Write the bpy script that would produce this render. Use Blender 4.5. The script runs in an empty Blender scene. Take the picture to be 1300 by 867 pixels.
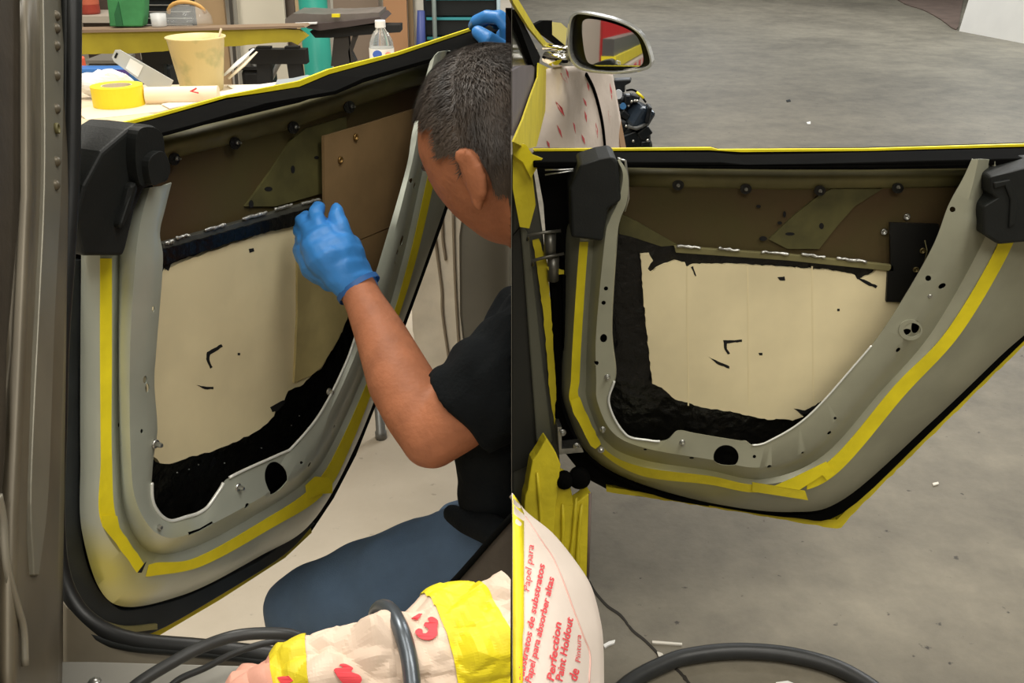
import bpy, bmesh, math, random
import numpy as np
from mathutils import Vector, Matrix, noise
from mathutils.geometry import tessellate_polygon

random.seed(7)
SC = bpy.context.scene
COL = SC.collection

# ------------------------------------------------------------------ camera
CAM_H, PITCH, FPX = 1.32, math.radians(25.0), 1200.0
cam = bpy.data.cameras.new('camera')
cam.sensor_fit = 'HORIZONTAL'; cam.sensor_width = 36.0
cam.lens = 36.0 * FPX / 1300.0
cam.clip_start = 0.02; cam.clip_end = 200
camo = bpy.data.objects.new('camera', cam); COL.objects.link(camo)
camo.location = (0, 0, CAM_H); camo.rotation_euler = (math.pi/2 - PITCH, 0, 0)
SC.camera = camo

# ------------------------------------------------------------------ world and lights
SC.view_settings.view_transform = 'Standard'
SC.view_settings.look = 'None'
SC.view_settings.gamma = 1.0
SC.view_settings.use_curve_mapping = False
SC.view_settings.exposure = 0.0
W = bpy.data.worlds.new('shop_ambient'); SC.world = W; W.use_nodes = True
W.node_tree.nodes['Background'].inputs[0].default_value = (1.0, 0.97, 0.90, 1)
W.node_tree.nodes['Background'].inputs[1].default_value = 0.25

def area(name, loc, target, sx, sy, power, color=(1, .96, .88)):
    l = bpy.data.lights.new(name, 'AREA'); l.shape = 'RECTANGLE'; l.size = sx; l.size_y = sy
    l.energy = power; l.color = color
    o = bpy.data.objects.new(name, l); COL.objects.link(o); o.location = loc
    o.rotation_euler = (Vector(target) - Vector(loc)).to_track_quat('-Z', 'Y').to_euler()
    return o
area('ceiling_or_fill_light', (-1.3, 3.1, 4.3), (-1.3, 3.1, 0), 1.2, 2.4, 170)
area('ceiling_or_fill_light', (-1.5, -0.6, 4.3), (-.9, .6, 0), 1.2, 2.4, 70)
area('ceiling_or_fill_light', (.3, -2.7, 4.2), (.0, 0, .5), 2.4, 1.2, 66)  # front fill added behind the camera to brighten the door faces
area('ceiling_or_fill_light', (1.7, .1, 4.2), (.9, .8, .3), 1.2, 2.4, 105)
area('ceiling_or_fill_light', (2.6, 4.8, 4.3), (2.6, 4.8, 0), 1.2, 2.4, 130, (1, .97, .92))
area('ceiling_or_fill_light', (5.5, 9.5, 4.3), (5.5, 9.5, 0), 1.2, 3.6, 330, (.90, .96, 1))
area('ceiling_or_fill_light', (2.0, 13.5, 4.3), (2.0, 13.5, 0), 1.2, 3.6, 260, (.95, .97, 1))

# ------------------------------------------------------------------ helpers
CAMP = Vector((0, 0, CAM_H))
FW = Vector((0, math.cos(PITCH), -math.sin(PITCH))); UP = Vector((0, math.sin(PITCH), math.cos(PITCH))); RT = Vector((1, 0, 0))
def ray(x, y): return FW + RT*((x-650.0)/FPX) - UP*((y-433.5)/FPX)
def atd(x, y, zc): return CAMP + ray(x, y)*zc
def atY(x, y, Y): d = ray(x, y); return CAMP + d*(Y/d.y)
def atz(x, y, z): d = ray(x, y); return CAMP + d*((z-CAM_H)/d.z)
class Pl:
    def __init__(s, p0, n): s.p0 = Vector(p0); s.n = Vector(n).normalized()
    def __call__(s, x, y, w=0.0):
        d = ray(x, y); p = s.p0 + s.n*w
        return CAMP + d*((p-CAMP).dot(s.n)/d.dot(s.n))
def vplane(a, b):
    t = Vector((b[0]-a[0], b[1]-a[1], 0)); n = Vector((t.y, -t.x, 0)).normalized()
    if n.dot(CAMP - Vector((a[0], a[1], 0))) < 0: n = -n
    return Pl((a[0], a[1], 0), n)

MATS = {}
def mat(name, col, rough=.6, metal=0.0, var=0.0, scale=20.0, bump=0.0, bscale=60.0, col2=None, trans=0.0, coat=0.0, emit=0.0, stretch=None, detail=6.0, lo=.35, hi=.65, ior=1.45, alpha=1.0, spec=.5):
    if name in MATS: return MATS[name]
    m = bpy.data.materials.new(name); m.use_nodes = True; nt = m.node_tree
    b = nt.nodes['Principled BSDF']
    b.inputs['Base Color'].default_value = (*col, 1); b.inputs['Roughness'].default_value = rough
    b.inputs['Metallic'].default_value = metal; b.inputs['Transmission Weight'].default_value = trans
    b.inputs['Coat Weight'].default_value = coat; b.inputs['IOR'].default_value = ior
    b.inputs['Alpha'].default_value = alpha; b.inputs['Specular IOR Level'].default_value = spec
    tc = nt.nodes.new('ShaderNodeTexCoord'); mp = nt.nodes.new('ShaderNodeMapping')
    nt.links.new(tc.outputs['Object'], mp.inputs['Vector'])
    if stretch: mp.inputs['Scale'].default_value = stretch
    if var > 0 or col2:
        n = nt.nodes.new('ShaderNodeTexNoise'); n.inputs['Scale'].default_value = scale; n.inputs['Detail'].default_value = detail
        nt.links.new(mp.outputs[0], n.inputs['Vector'])
        r = nt.nodes.new('ShaderNodeValToRGB')
        c2 = col2 if col2 else tuple(max(0, c*(1-var)) for c in col)
        c1 = col if col2 else tuple(min(1, c*(1+var*.6)) for c in col)
        r.color_ramp.elements[0].position = lo; r.color_ramp.elements[1].position = hi
        r.color_ramp.elements[0].color = (*c2, 1); r.color_ramp.elements[1].color = (*c1, 1)
        nt.links.new(n.outputs['Fac'], r.inputs['Fac']); nt.links.new(r.outputs['Color'], b.inputs['Base Color'])
    if bump > 0:
        n2 = nt.nodes.new('ShaderNodeTexNoise'); n2.inputs['Scale'].default_value = bscale; n2.inputs['Detail'].default_value = 5
        nt.links.new(mp.outputs[0], n2.inputs['Vector'])
        bp = nt.nodes.new('ShaderNodeBump'); bp.inputs['Strength'].default_value = bump; bp.inputs['Distance'].default_value = .01
        nt.links.new(n2.outputs['Fac'], bp.inputs['Height']); nt.links.new(bp.outputs['Normal'], b.inputs['Normal'])
    MATS[name] = m
    return m

def worigin(o):
    v = Vector((0, 0, 0))
    while o is not None: v += o.location; o = o.parent
    return v
def tag(o, label=None, cat=None, group=None, kind=None):
    if label: o['label'] = label
    if cat: o['category'] = cat
    if group: o['group'] = group
    if kind: o['kind'] = kind
    return o
def empty(name, loc, label=None, cat=None, group=None):
    o = bpy.data.objects.new(name, None); COL.objects.link(o); o.location = loc; o.empty_display_size = .05
    return tag(o, label, cat, group)
def mk(name, verts, faces, m, parent=None, smooth=False, label=None, cat=None, group=None, kind=None):
    V = [Vector(v) for v in verts]
    mn = Vector([min(v[i] for v in V) for i in range(3)]); mx = Vector([max(v[i] for v in V) for i in range(3)])
    org = Vector(((mn.x+mx.x)/2, (mn.y+mx.y)/2, mn.z))
    me = bpy.data.meshes.new(name); me.from_pydata([v-org for v in V], [], faces)
    bm = bmesh.new(); bm.from_mesh(me); bmesh.ops.recalc_face_normals(bm, faces=bm.faces); bm.to_mesh(me); bm.free()
    me.materials.append(m)
    if smooth: me.polygons.foreach_set('use_smooth', [True]*len(me.polygons))
    o = bpy.data.objects.new(name, me); COL.objects.link(o)
    if parent is not None: o.parent = parent; o.location = org - worigin(parent)
    else: o.location = org
    return tag(o, label, cat, group, kind)
def copyto(o, world, parent=None, rot=None):
    c = o.copy(); COL.objects.link(c); c.parent = parent
    c.location = Vector(world) - (worigin(parent) if parent else Vector((0, 0, 0)))
    if rot is not None: c.rotation_euler = rot
    return c
class MB:
    """collects geometry for ONE mesh"""
    def __init__(s): s.v = []; s.f = []
    def add(s, v, f):
        k = len(s.v); s.v += [Vector(p) for p in v]; s.f += [tuple(i+k for i in q) for q in f]; return s
    def box(s, c, d, R=None):
        c = Vector(c); R = R or Matrix.Identity(3); h = [x/2 for x in d]
        vs = [c + R @ Vector((sx*h[0], sy*h[1], sz*h[2])) for sx in (-1, 1) for sy in (-1, 1) for sz in (-1, 1)]
        return s.add(vs, [(0, 1, 3, 2), (4, 6, 7, 5), (0, 4, 5, 1), (2, 3, 7, 6), (0, 2, 6, 4), (1, 5, 7, 3)])
    def sweep(s, pts, radii, seg=12, caps=True, flat=1.0, upv=None, round_caps=False):
        pts = [Vector(p) for p in pts]; n = len(pts)
        if not hasattr(radii, '__len__'): radii = [radii]*n
        radii = list(radii)
        if round_caps:
            t0 = (pts[0]-pts[1]).normalized(); t1 = (pts[-1]-pts[-2]).normalized()
            a = [(pts[0] + t0*radii[0]*math.sin(q), radii[0]*math.cos(q)) for q in (1.35, 1.0, .55)]
            b = [(pts[-1] + t1*radii[-1]*math.sin(q), radii[-1]*math.cos(q)) for q in (.55, 1.0, 1.35)]
            pts = [p for p, _ in a] + pts + [p for p, _ in b]; radii = [r for _, r in a] + radii + [r for _, r in b]; n = len(pts)
        up = Vector(upv) if upv is not None else None
        k = len(s.v); prev = None
        for i, p in enumerate(pts):
            t = (pts[min(i+1, n-1)] - pts[max(i-1, 0)]).normalized()
            if prev is None:
                a = up if up is not None else (Vector((0, 0, 1)) if abs(t.z) < .9 else Vector((1, 0, 0)))
                u = (a - t*a.dot(t)).normalized()
            else: u = (prev - t*prev.dot(t)).normalized()
            prev = u; w = t.cross(u)
            r = radii[i]
            for j in range(seg):
                q = 2*math.pi*j/seg; s.v.append(p + u*(r*math.cos(q)*flat) + w*(r*math.sin(q)))
        for i in range(n-1):
            for j in range(seg):
                a, b = k+i*seg+j, k+i*seg+(j+1) % seg
                s.f.append((a, b, b+seg, a+seg))
        if caps:
            s.f.append(tuple(k+j for j in range(seg))[::-1]); s.f.append(tuple(k+(n-1)*seg+j for j in range(seg)))
        return s
    def lathe(s, base, prof, seg=24, axis=(0, 0, 1), cap=True):
        base = Vector(base); ax = Vector(axis).normalized()
        a = Vector((1, 0, 0)) if abs(ax.x) < .9 else Vector((0, 1, 0)); u = (a - ax*a.dot(ax)).normalized(); w = ax.cross(u)
        k = len(s.v); n = len(prof)
        for r, h in prof:
            for j in range(seg):
                q = 2*math.pi*j/seg; s.v.append(base + ax*h + (u*math.cos(q) + w*math.sin(q))*r)
        for i in range(n-1):
            for j in range(seg):
                A, B = k+i*seg+j, k+i*seg+(j+1) % seg; s.f.append((A, B, B+seg, A+seg))
        if cap: s.f.append(tuple(k+j for j in range(seg))[::-1]); s.f.append(tuple(k+(n-1)*seg+j for j in range(seg)))
        return s
    def ell(s, c, rad, R=None, nu=20, nv=14):
        c = Vector(c); R = R or Matrix.Identity(3); k = len(s.v)
        for i in range(nv+1):
            ph = math.pi*i/nv
            for j in range(nu):
                th = 2*math.pi*j/nu
                s.v.append(c + R @ Vector((rad[0]*math.sin(ph)*math.cos(th), rad[1]*math.sin(ph)*math.sin(th), rad[2]*math.cos(ph))))
        for i in range(nv):
            for j in range(nu):
                A, B = k+i*nu+j, k+i*nu+(j+1) % nu; s.f.append((A, B, B+nu, A+nu))
        return s
    def poly(s, pts, off, holes=()):
        """prism: polygon pts (3D, planar-ish) extruded by the vector off"""
        loops = [[Vector(p) for p in pts]] + [[Vector(p) for p in h] for h in holes]
        flat = [p for l in loops for p in l]; N = len(flat); k = len(s.v); off = Vector(off)
        s.v += flat + [p + off for p in flat]
        for t in tessellate_polygon(loops):
            s.f.append((k+t[0], k+t[1], k+t[2])); s.f.append((k+N+t[2], k+N+t[1], k+N+t[0]))
        b = k
        for l in loops:
            n = len(l)
            for i in range(n):
                j = (i+1) % n; s.f.append((b+i, b+j, b+N+j, b+N+i))
            b += n
        return s
    def build(s, name, m, parent=None, smooth=False, **kw): return mk(name, s.v, s.f, m, parent, smooth, **kw)

def cr(pts, k=6, closed=False):
    """Catmull-Rom through 2D/3D tuples"""
    P = [np.array(p, float) for p in pts]; n = len(P); out = []
    rng = range(n if closed else n-1)
    for i in rng:
        p0 = P[(i-1) % n] if (closed or i > 0) else 2*P[0]-P[1]
        p1 = P[i]; p2 = P[(i+1) % n]
        p3 = P[(i+2) % n] if (closed or i+2 < n) else 2*P[n-1]-P[n-2]
        for j in range(k):
            t = j/k
            out.append(tuple(.5*((2*p1)+(p2-p0)*t+(2*p0-5*p1+4*p2-p3)*t*t+(-p0+3*p1-3*p2+p3)*t**3)))
    if not closed: out.append(tuple(P[-1]))
    return out
def ragged(pts, amp=1.5, step=4, seed=1, closed=True):
    rnd = random.Random(seed); out = []; n = len(pts)
    for i in range(n if closed else n-1):
        a, b = pts[i], pts[(i+1) % n]; d = math.hypot(b[0]-a[0], b[1]-a[1]); k = max(1, int(d/step))
        for j in range(k):
            t = j/k; q = 0 if j == 0 else amp
            out.append((a[0]+(b[0]-a[0])*t+rnd.uniform(-q, q), a[1]+(b[1]-a[1])*t+rnd.uniform(-q, q)))
    return out
def plate(name, pts, pl, w, th, m, parent=None, holes=(), bevel=0, **kw):
    mb = MB().poly([pl(x, y, w) for x, y in pts], -pl.n*th, [[pl(x, y, w) for x, y in h] for h in holes])
    o = mb.build(name, m, parent, **kw)
    if bevel:
        b = o.modifiers.new('bevel', 'BEVEL'); b.width = bevel; b.segments = 2; b.limit_method = 'ANGLE'; b.angle_limit = math.radians(40)
    return o
def circ(x, y, r, ry=None, n=14, a=0): 
    ry = ry or r
    return [(x + r*math.cos(2*math.pi*i/n)*math.cos(a) - ry*math.sin(2*math.pi*i/n)*math.sin(a), y + r*math.cos(2*math.pi*i/n)*math.sin(a) + ry*math.sin(2*math.pi*i/n)*math.cos(a)) for i in range(n)]
def ringpts(d, ts):
    """d: {station: (x,y)}; Catmull-Rom over stations, sampled at ts"""
    ks = sorted(d); out = []
    for t in ts:
        i = 0
        while i < len(ks)-2 and t > ks[i+1]: i += 1
        k1, k2 = ks[i], ks[i+1]; u = (t-k1)/(k2-k1)
        p1, p2 = np.array(d[k1], float), np.array(d[k2], float)
        m1 = (p2 - np.array(d[ks[i-1]]))/(k2-ks[i-1])*(k2-k1) if i > 0 else p2-p1
        m2 = (np.array(d[ks[i+2]]) - p1)/(ks[i+2]-k1)*(k2-k1) if i+2 < len(ks) else p2-p1
        h = (2*u**3-3*u**2+1)*p1 + (u**3-2*u**2+u)*m1 + (-2*u**3+3*u**2)*p2 + (u**3-u**2)*m2
        out.append(tuple(h))
    return out
def bake(o, remove_mods=True):
    dg = bpy.context.evaluated_depsgraph_get(); dg.update()
    me = bpy.data.meshes.new_from_object(o.evaluated_get(dg)); old = o.data
    o.modifiers.clear(); o.data = me; me.name = o.name
    bpy.data.meshes.remove(old)
    return o
def loft(name, rings, ts, pl, m, parent, th=.0015, holes=(), hw=.02):
    """rings: list of (dict, w) from the outer edge to the inner edge, lofted smoothly, thickened and pierced"""
    rows = [[pl(x, y, w) for x, y in ringpts(d, ts)] for d, w in rings]
    n = len(ts); V = [p for r in rows for p in r]; F = []
    for i in range(len(rows)-1):
        for j in range(n-1): F.append((i*n+j, i*n+j+1, (i+1)*n+j+1, (i+1)*n+j))
    o = mk(name, V, F, m, parent, True)
    me = o.data
    # normals toward the viewer side of the plane
    s = sum(p.normal.dot(pl.n)*p.area for p in me.polygons)
    if s < 0:
        bm = bmesh.new(); bm.from_mesh(me); bmesh.ops.reverse_faces(bm, faces=bm.faces); bm.to_mesh(me); bm.free()
    so = o.modifiers.new('thickness', 'SOLIDIFY'); so.thickness = th; so.offset = -1
    cut = None
    if holes:
        mb = MB()
        for h in holes: mb.poly([pl(x, y, hw)+pl.n*.02 for x, y in h], -pl.n*.06)
        cut = mb.build('cutter', m)
        bo = o.modifiers.new('holes', 'BOOLEAN'); bo.operation = 'DIFFERENCE'; bo.solver = 'EXACT'; bo.object = cut
    bake(o)
    if cut: 
        cm = cut.data; bpy.data.objects.remove(cut); bpy.data.meshes.remove(cm)
    o.data.polygons.foreach_set('use_smooth', [True]*len(o.data.polygons))
    es = o.modifiers.new('edges', 'EDGE_SPLIT'); es.split_angle = math.radians(42)
    return o
def proj(P):
    v = Vector(P)-CAMP; d = v.dot(FW); return (650+FPX*v.dot(RT)/d, 433.5-FPX*v.dot(UP)/d)
def orient(n): return Vector(n).to_track_quat('Z', 'Y').to_euler()
def studs(name, pxs, pl, w, m, parent, r=.004, h=.008, label=None):
    """fasteners of one kind: washer plus hexagon head, sharing one mesh"""
    first = None; out = []
    for x, y in pxs:
        p = pl(x, y, w)
        if first is None:
            mb = MB(); mb.lathe((0, 0, 0), [(r*1.7, 0), (r*1.7, h*.2), (r*1.5, h*.28)], 14); mb.lathe((0, 0, h*.25), [(r, 0), (r, h*.5), (r*.75, h*.7)], 6)
            first = mb.build(name, m); first.location = (0, 0, 0); o = first
            o.parent = parent; o.location = p - worigin(parent); o.rotation_euler = orient(pl.n)
        else: o = copyto(first, p, parent, orient(pl.n))
        if label: o['label'] = label
        out.append(o)
    return out
def grommets(name, pxs, pl, w, m, parent, r=.006):
    first = None
    for x, y in pxs:
        p = pl(x, y, w)
        if first is None:
            mb = MB(); mb.lathe((0, 0, 0), [(r, 0), (r, .002), (r*.92, .003), (r*.7, .003), (r*.62, .002), (r*.62, .0003)], 20)
            first = mb.build(name, m, None, True); first.parent = parent; first.location = p - worigin(parent); first.rotation_euler = orient(pl.n)
        else: copyto(first, p, parent, orient(pl.n))
def bead(name, x0, y0, x1, y1, pl, w, m, parent, rpx=2.6, seed=1):
    rnd = random.Random(seed); mb = MB(); n = 9
    pts = [pl(x0+(x1-x0)*i/(n-1), y0+(y1-y0)*i/(n-1)+rnd.uniform(-.8, .8), w+rnd.uniform(-.001, .001)) for i in range(n)]
    s = (pl(x0+1, y0, w)-pl(x0, y0, w)).length
    mb.sweep(pts, [rpx*.0009*rnd.uniform(.7, 1.25) for _ in range(n)], 8, round_caps=True)
    return mb.build(name, m, parent, True)
def bisect_keep(o, co, no, fill=True):
    """keep the side of the world plane against no"""
    bm = bmesh.new(); bm.from_mesh(o.data); mw = worigin(o)
    g = bmesh.ops.bisect_plane(bm, geom=bm.verts[:]+bm.edges[:]+bm.faces[:], plane_co=Vector(co)-mw, plane_no=no, clear_outer=True)
    if fill:
        ed = [e for e in g['geom_cut'] if isinstance(e, bmesh.types.BMEdge)]
        if ed: bmesh.ops.holes_fill(bm, edges=ed, sides=0)
    bm.to_mesh(o.data); bm.free()
    return o
def remesh(mb, name, voxel, m, parent=None, smooth=6, **kw):
    o = mb.build(name, m, parent, True, **kw)
    r = o.modifiers.new('r', 'REMESH'); r.mode = 'VOXEL'; r.voxel_size = voxel; r.use_smooth_shade = True
    if smooth:
        s = o.modifiers.new('s', 'SMOOTH'); s.iterations = smooth; s.factor = .5
    bake(o); o.data.materials.clear(); o.data.materials.append(m)
    o.data.polygons.foreach_set('use_smooth', [True]*len(o.data.polygons))
    return o
def box(name, c, d, m, parent=None, R=None, bevel=0, **kw):
    o = MB().box(c, d, R).build(name, m, parent, **kw)
    if bevel:
        b = o.modifiers.new('bevel', 'BEVEL'); b.width = bevel; b.segments = 2
    return o
# ------------------------------------------------------------------ materials
def S(r, g, b): return tuple((v/255/12.92 if v/255 <= .04045 else ((v/255+.055)/1.055)**2.4) for v in (r, g, b))
M_silver = mat('silver_paint', S(178, 183, 170), .36, .25, .10, 9, .02, 40)
M_silver2 = mat('silver_paint_olive', S(162, 162, 142), .38, .25, .14, 8, .02, 40)
M_olive = mat('olive_primer', S(120, 114, 76), .55, .1, .2, 14)
M_brown = mat('brown_armour_steel', S(82, 62, 44), .6, .05, 0, 4.5, .05, 90, col2=S(76, 69, 40), spec=.25)
M_black = mat('black_sealant', S(9, 9, 9), .28, 0, .3, 30, .8, 38, spec=.5)
M_blackmat = mat('black_cavity', S(12, 12, 11), .8, spec=.15)
M_rub = mat('black_rubber', S(9, 9, 8), .9, 0, .2, 30, spec=.04)
M_hose = mat('hose_rubber', S(46, 47, 47), .42, 0, .15, 30)
M_plast = mat('black_plastic', S(27, 29, 28), .55, 0, .12, 30, .06, 300, spec=.35)
M_beige = mat('beige_composite', S(230, 216, 175), .7, 0, .13, 5, .04, 30)
M_tan = mat('tan_board', S(134, 108, 72), .75, 0, .12, 12, .04, 120)
M_tape = mat('yellow_tape', S(232, 214, 34), .5, 0, .10, 18, .12, 60)
M_tape2 = mat('yellow_tape_old', S(214, 196, 40), .55, 0, .22, 10, .2, 40)
M_steel = mat('bare_steel', S(190, 190, 185), .28, .9, .2, 60)
M_chrome = mat('chrome', (.78, .78, .76), .08, 1.0)
M_weld = mat('weld_metal', S(205, 205, 200), .3, .8, .35, 90, .4, 140)
M_dark = mat('dark_recess', S(10, 10, 10), .8)
M_paper = mat('masking_paper', S(224, 212, 196), .75, 0, .06, 8, .35, 26)
M_red = mat('red_print', S(222, 70, 78), .7)
M_conc = mat('grey_concrete', S(139, 136, 126), .62, 0, .25, 3.0, .12, 45)
M_concL = mat('beige_concrete', S(192, 180, 162), .55, 0, .10, 3.0, .05, 45)
M_flange = mat('overspray_grey', S(118, 120, 112), .5, .25, 0, 6, col2=S(128, 128, 96))

def shade_floor(m, c1, c2, c3):
    nt = m.node_tree; b = nt.nodes['Principled BSDF']
    tc = nt.nodes.new('ShaderNodeTexCoord')
    n1 = nt.nodes.new('ShaderNodeTexNoise'); n1.inputs['Scale'].default_value = .9; n1.inputs['Detail'].default_value = 8; n1.inputs['Roughness'].default_value = .6
    n2 = nt.nodes.new('ShaderNodeTexNoise'); n2.inputs['Scale'].default_value = 34; n2.inputs['Detail'].default_value = 3
    n3 = nt.nodes.new('ShaderNodeTexNoise'); n3.inputs['Scale'].default_value = 7; n3.inputs['Detail'].default_value = 10; n3.inputs['Roughness'].default_value = .7
    for n in (n1, n2, n3): nt.links.new(tc.outputs['Object'], n.inputs['Vector'])
    r1 = nt.nodes.new('ShaderNodeValToRGB'); r1.color_ramp.elements[0].color = (*c2, 1); r1.color_ramp.elements[1].color = (*c1, 1)
    r1.color_ramp.elements[0].position = .36; r1.color_ramp.elements[1].position = .66
    mx0 = nt.nodes.new('ShaderNodeMix'); mx0.data_type = 'FLOAT'; mx0.inputs[0].default_value = .5
    nt.links.new(n1.outputs['Fac'], mx0.inputs[2]); nt.links.new(n3.outputs['Fac'], mx0.inputs[3])
    nt.links.new(mx0.outputs[0], r1.inputs['Fac'])
    r2 = nt.nodes.new('ShaderNodeValToRGB'); r2.color_ramp.elements[0].position = .25; r2.color_ramp.elements[1].position = .30
    r2.color_ramp.elements[0].color = (1, 1, 1, 1); r2.color_ramp.elements[1].color = (0, 0, 0, 1)
    nt.links.new(n2.outputs['Fac'], r2.inputs['Fac'])
    mx = nt.nodes.new('ShaderNodeMix'); mx.data_type = 'RGBA'; mx.inputs['B'].default_value = (*c3, 1)
    nt.links.new(r2.outputs['Color'], mx.inputs['Factor']); nt.links.new(r1.outputs['Color'], mx.inputs['A'])
    nt.links.new(mx.outputs['Result'], b.inputs['Base Color'])
shade_floor(M_conc, S(128, 121, 105), S(86, 81, 70), S(60, 55, 47))
shade_floor(M_concL, S(200, 189, 171), S(186, 174, 154), S(170, 158, 140))

# ------------------------------------------------------------------ floor
FL = MB().box((-4, 9, -.1), (8, 26, .2)).build('floor', M_concL, kind='structure', label='pale beige shop floor under the kneeling worker')
FR = MB().box((6, 9, -.1), (12, 26, .2)).build('floor', M_conc, kind='structure', label='stained grey concrete floor beneath the open door')
ZP = Pl((0, 0, 0.0), (0, 0, 1))
crack = cr([(748, 738), (756, 752), (771, 769), (788, 781), (803, 800), (818, 812), (832, 826), (846, 842), (862, 852), (885, 880)], 4)
cl = ragged([(x+.8, y-1.5) for x, y in crack], 1.1, 3, 3, False); c2 = ragged([(x-.8, y+1.5) for x, y in crack], 1.1, 3, 4, False)
MB().poly([atz(x, y, .0012) for x, y in cl + c2[::-1]], (0, 0, -.001)).build('floor_crack', mat('crack_dirt', S(46, 42, 36), .9), FR)

# ------------------------------------------------------------------ the hall
M_wall = mat('painted_block', S(196, 192, 182), .8, 0, .06, 2)
box('wall_left', (-8.1, 9, 2.5), (.2, 26.4, 5), M_wall, kind='structure')
box('wall_right', (12.1, 9, 2.5), (.2, 26.4, 5), M_wall, kind='structure')
box('wall_back', (2, 22.1, 2.5), (20, .2, 5), M_wall, kind='structure')
box('wall_front', (2, -4.1, 2.5), (20, .2, 5), M_wall, kind='structure')
box('wall_divider', (-.0003, 1.515, .66), (.0004, 1.07, 1.32), mat('divider_sheet', S(92, 90, 82), .6, 0, .06, 3), kind='structure')
box('ceiling', (2, 9, 5.1), (20.4, 26.4, .2), mat('ceiling_white', S(205, 203, 196), .8, 0, .04, 2), kind='structure')

def overspray(base, name, spots, col):
    """copy of a paint with patches of coloured overspray centred on object-space points"""
    m = base.copy(); m.name = name; nt = m.node_tree; b = nt.nodes['Principled BSDF']
    src = b.inputs['Base Color'].links[0].from_socket; tc = nt.nodes.new('ShaderNodeTexCoord')
    for p, r, k in spots:
        d = nt.nodes.new('ShaderNodeVectorMath'); d.operation = 'DISTANCE'; nt.links.new(tc.outputs['Object'], d.inputs[0]); d.inputs[1].default_value = p
        mr = nt.nodes.new('ShaderNodeMapRange'); mr.inputs[1].default_value = r*.25; mr.inputs[2].default_value = r; mr.inputs[3].default_value = k; mr.inputs[4].default_value = 0
        nt.links.new(d.outputs['Value'], mr.inputs[0])
        mx = nt.nodes.new('ShaderNodeMix'); mx.data_type = 'RGBA'; mx.inputs['B'].default_value = (*col, 1)
        nt.links.new(mr.outputs[0], mx.inputs['Factor']); nt.links.new(src, mx.inputs['A']); src = mx.outputs['Result']
    nt.links.new(src, b.inputs['Base Color'])
    return m
# ================================================================== RIGHT BAY: car
CR = empty('car', (.1, 1.5, 0), 'car masked in red-printed paper and yellow tape with side mirror and stripped rear door open', 'car')
RD = Pl((0, 1.45, 0), (0, -1, 0))
skin_out = [(677, 190), (760, 190), (903, 188), (915, 191), (1000, 190), (1100, 189), (1300, 183), (1420, 179), (1440, 300), (1300, 432), (1181, 549), (1066, 664), (1006, 659), (909, 643), (780, 626), (742, 606), (715, 572), (704, 520), (700, 400), (690, 260)]
door = plate('door', skin_out, RD, -.085, .012, M_blackmat, CR, label='open rear door stripped to its metal frame and armour plates')
# yellow tape folded over the outer edge
plate('edge_tape', [(677, 189.5), (903, 187.5), (912, 190), (1100, 189), (1300, 183), (1425, 179), (1425, 182), (1300, 186), (1100, 191.5), (940, 193), (900, 190.5), (678, 192)], RD, -.083, .006, M_tape, door)
plate('edge_tape', ragged([(770, 624), (909, 645), (1006, 662), (1062, 671), (1068, 670), (1080, 655), (1181, 555), (1300, 438), (1400, 340), (1400, 332), (1300, 428), (1181, 546), (1062, 660), (1006, 655), (909, 640), (770, 618)], .7, 8, 5), RD, -.075, .022, M_tape2, door)
# seals
plate('door_seal', [(676, 192.5), (905, 193), (935, 196), (1010, 195), (1300, 187.5), (1420, 185), (1420, 192), (1300, 195), (1100, 201), (900, 201), (790, 200), (676, 200)], RD, -.070, -.066, M_rub, door, bevel=.002)
seal_in = cr([(718, 330), (713, 440), (711, 500), (722, 545), (748, 580), (800, 613), (900, 640), (1003, 652), (1074, 632), (1181, 537), (1300, 424), (1400, 325)], 5)
seal_out = cr([(704, 330), (700, 440), (699, 510), (710, 560), (742, 600), (800, 622), (909, 644), (1006, 658), (1070, 652), (1181, 550), (1300, 434), (1400, 338)], 5)
plate('door_seal', seal_in + seal_out[::-1], RD, -.060, .018, M_rub, door, bevel=.003)
plate('seal_lip', cr([(745, 577), (771, 597), (800, 612), (845, 629), (900, 640)], 5) + cr([(900, 643), (845, 633), (800, 616), (771, 601), (745, 582)], 5), RD, -.045, .004, M_rub, door)
# formed upper rail and armour plate
def bandstrip(name, top, bot, pl, w0, w1, m, parent, n=5):
    rows = []
    for i in range(n):
        t = i/(n-1); b = math.sin(t*math.pi); rows.append([pl(a[0]+(c[0]-a[0])*t, a[1]+(c[1]-a[1])*t, w0+(w1-w0)*b) for a, c in zip(top, bot)])
    k = len(top); V = [p for r in rows for p in r]; F = [(i*k+j, i*k+j+1, (i+1)*k+j+1, (i+1)*k+j) for i in range(n-1) for j in range(k-1)]
    o = mk(name, V, F, m, parent, True); so = o.modifiers.new('t', 'SOLIDIFY'); so.thickness = .002; so.offset = 0
    return o
bandstrip('upper_rail', [(785, 213), (900, 215), (1000, 216), (1100, 216), (1250, 214)], [(785, 237), (900, 239), (1000, 241), (1100, 240), (1250, 237)], RD, -.066, -.052, M_olive, door, 9)
plate('armour_plate', [(785, 234), (1000, 240), (1260, 236), (1260, 345), (1135, 345), (1000, 330), (850, 316), (785, 310)], RD, -.064, .006, M_brown, door, label='brown armour plate behind the upper opening')
M_patch = mat('olive_overspray', S(86, 82, 46), .6, 0, .3, 18)
plate('brace', [(976, 304), (1005, 276), (1040, 248), (1056, 240), (1120, 240), (1085, 262), (1062, 288), (1040, 316), (1000, 316)], RD, -.060, .004, M_patch, door)
plate('brace', [(786, 270), (806, 280), (860, 311), (840, 313), (800, 300), (786, 297)], RD, -.060, .004, M_patch, door)
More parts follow.
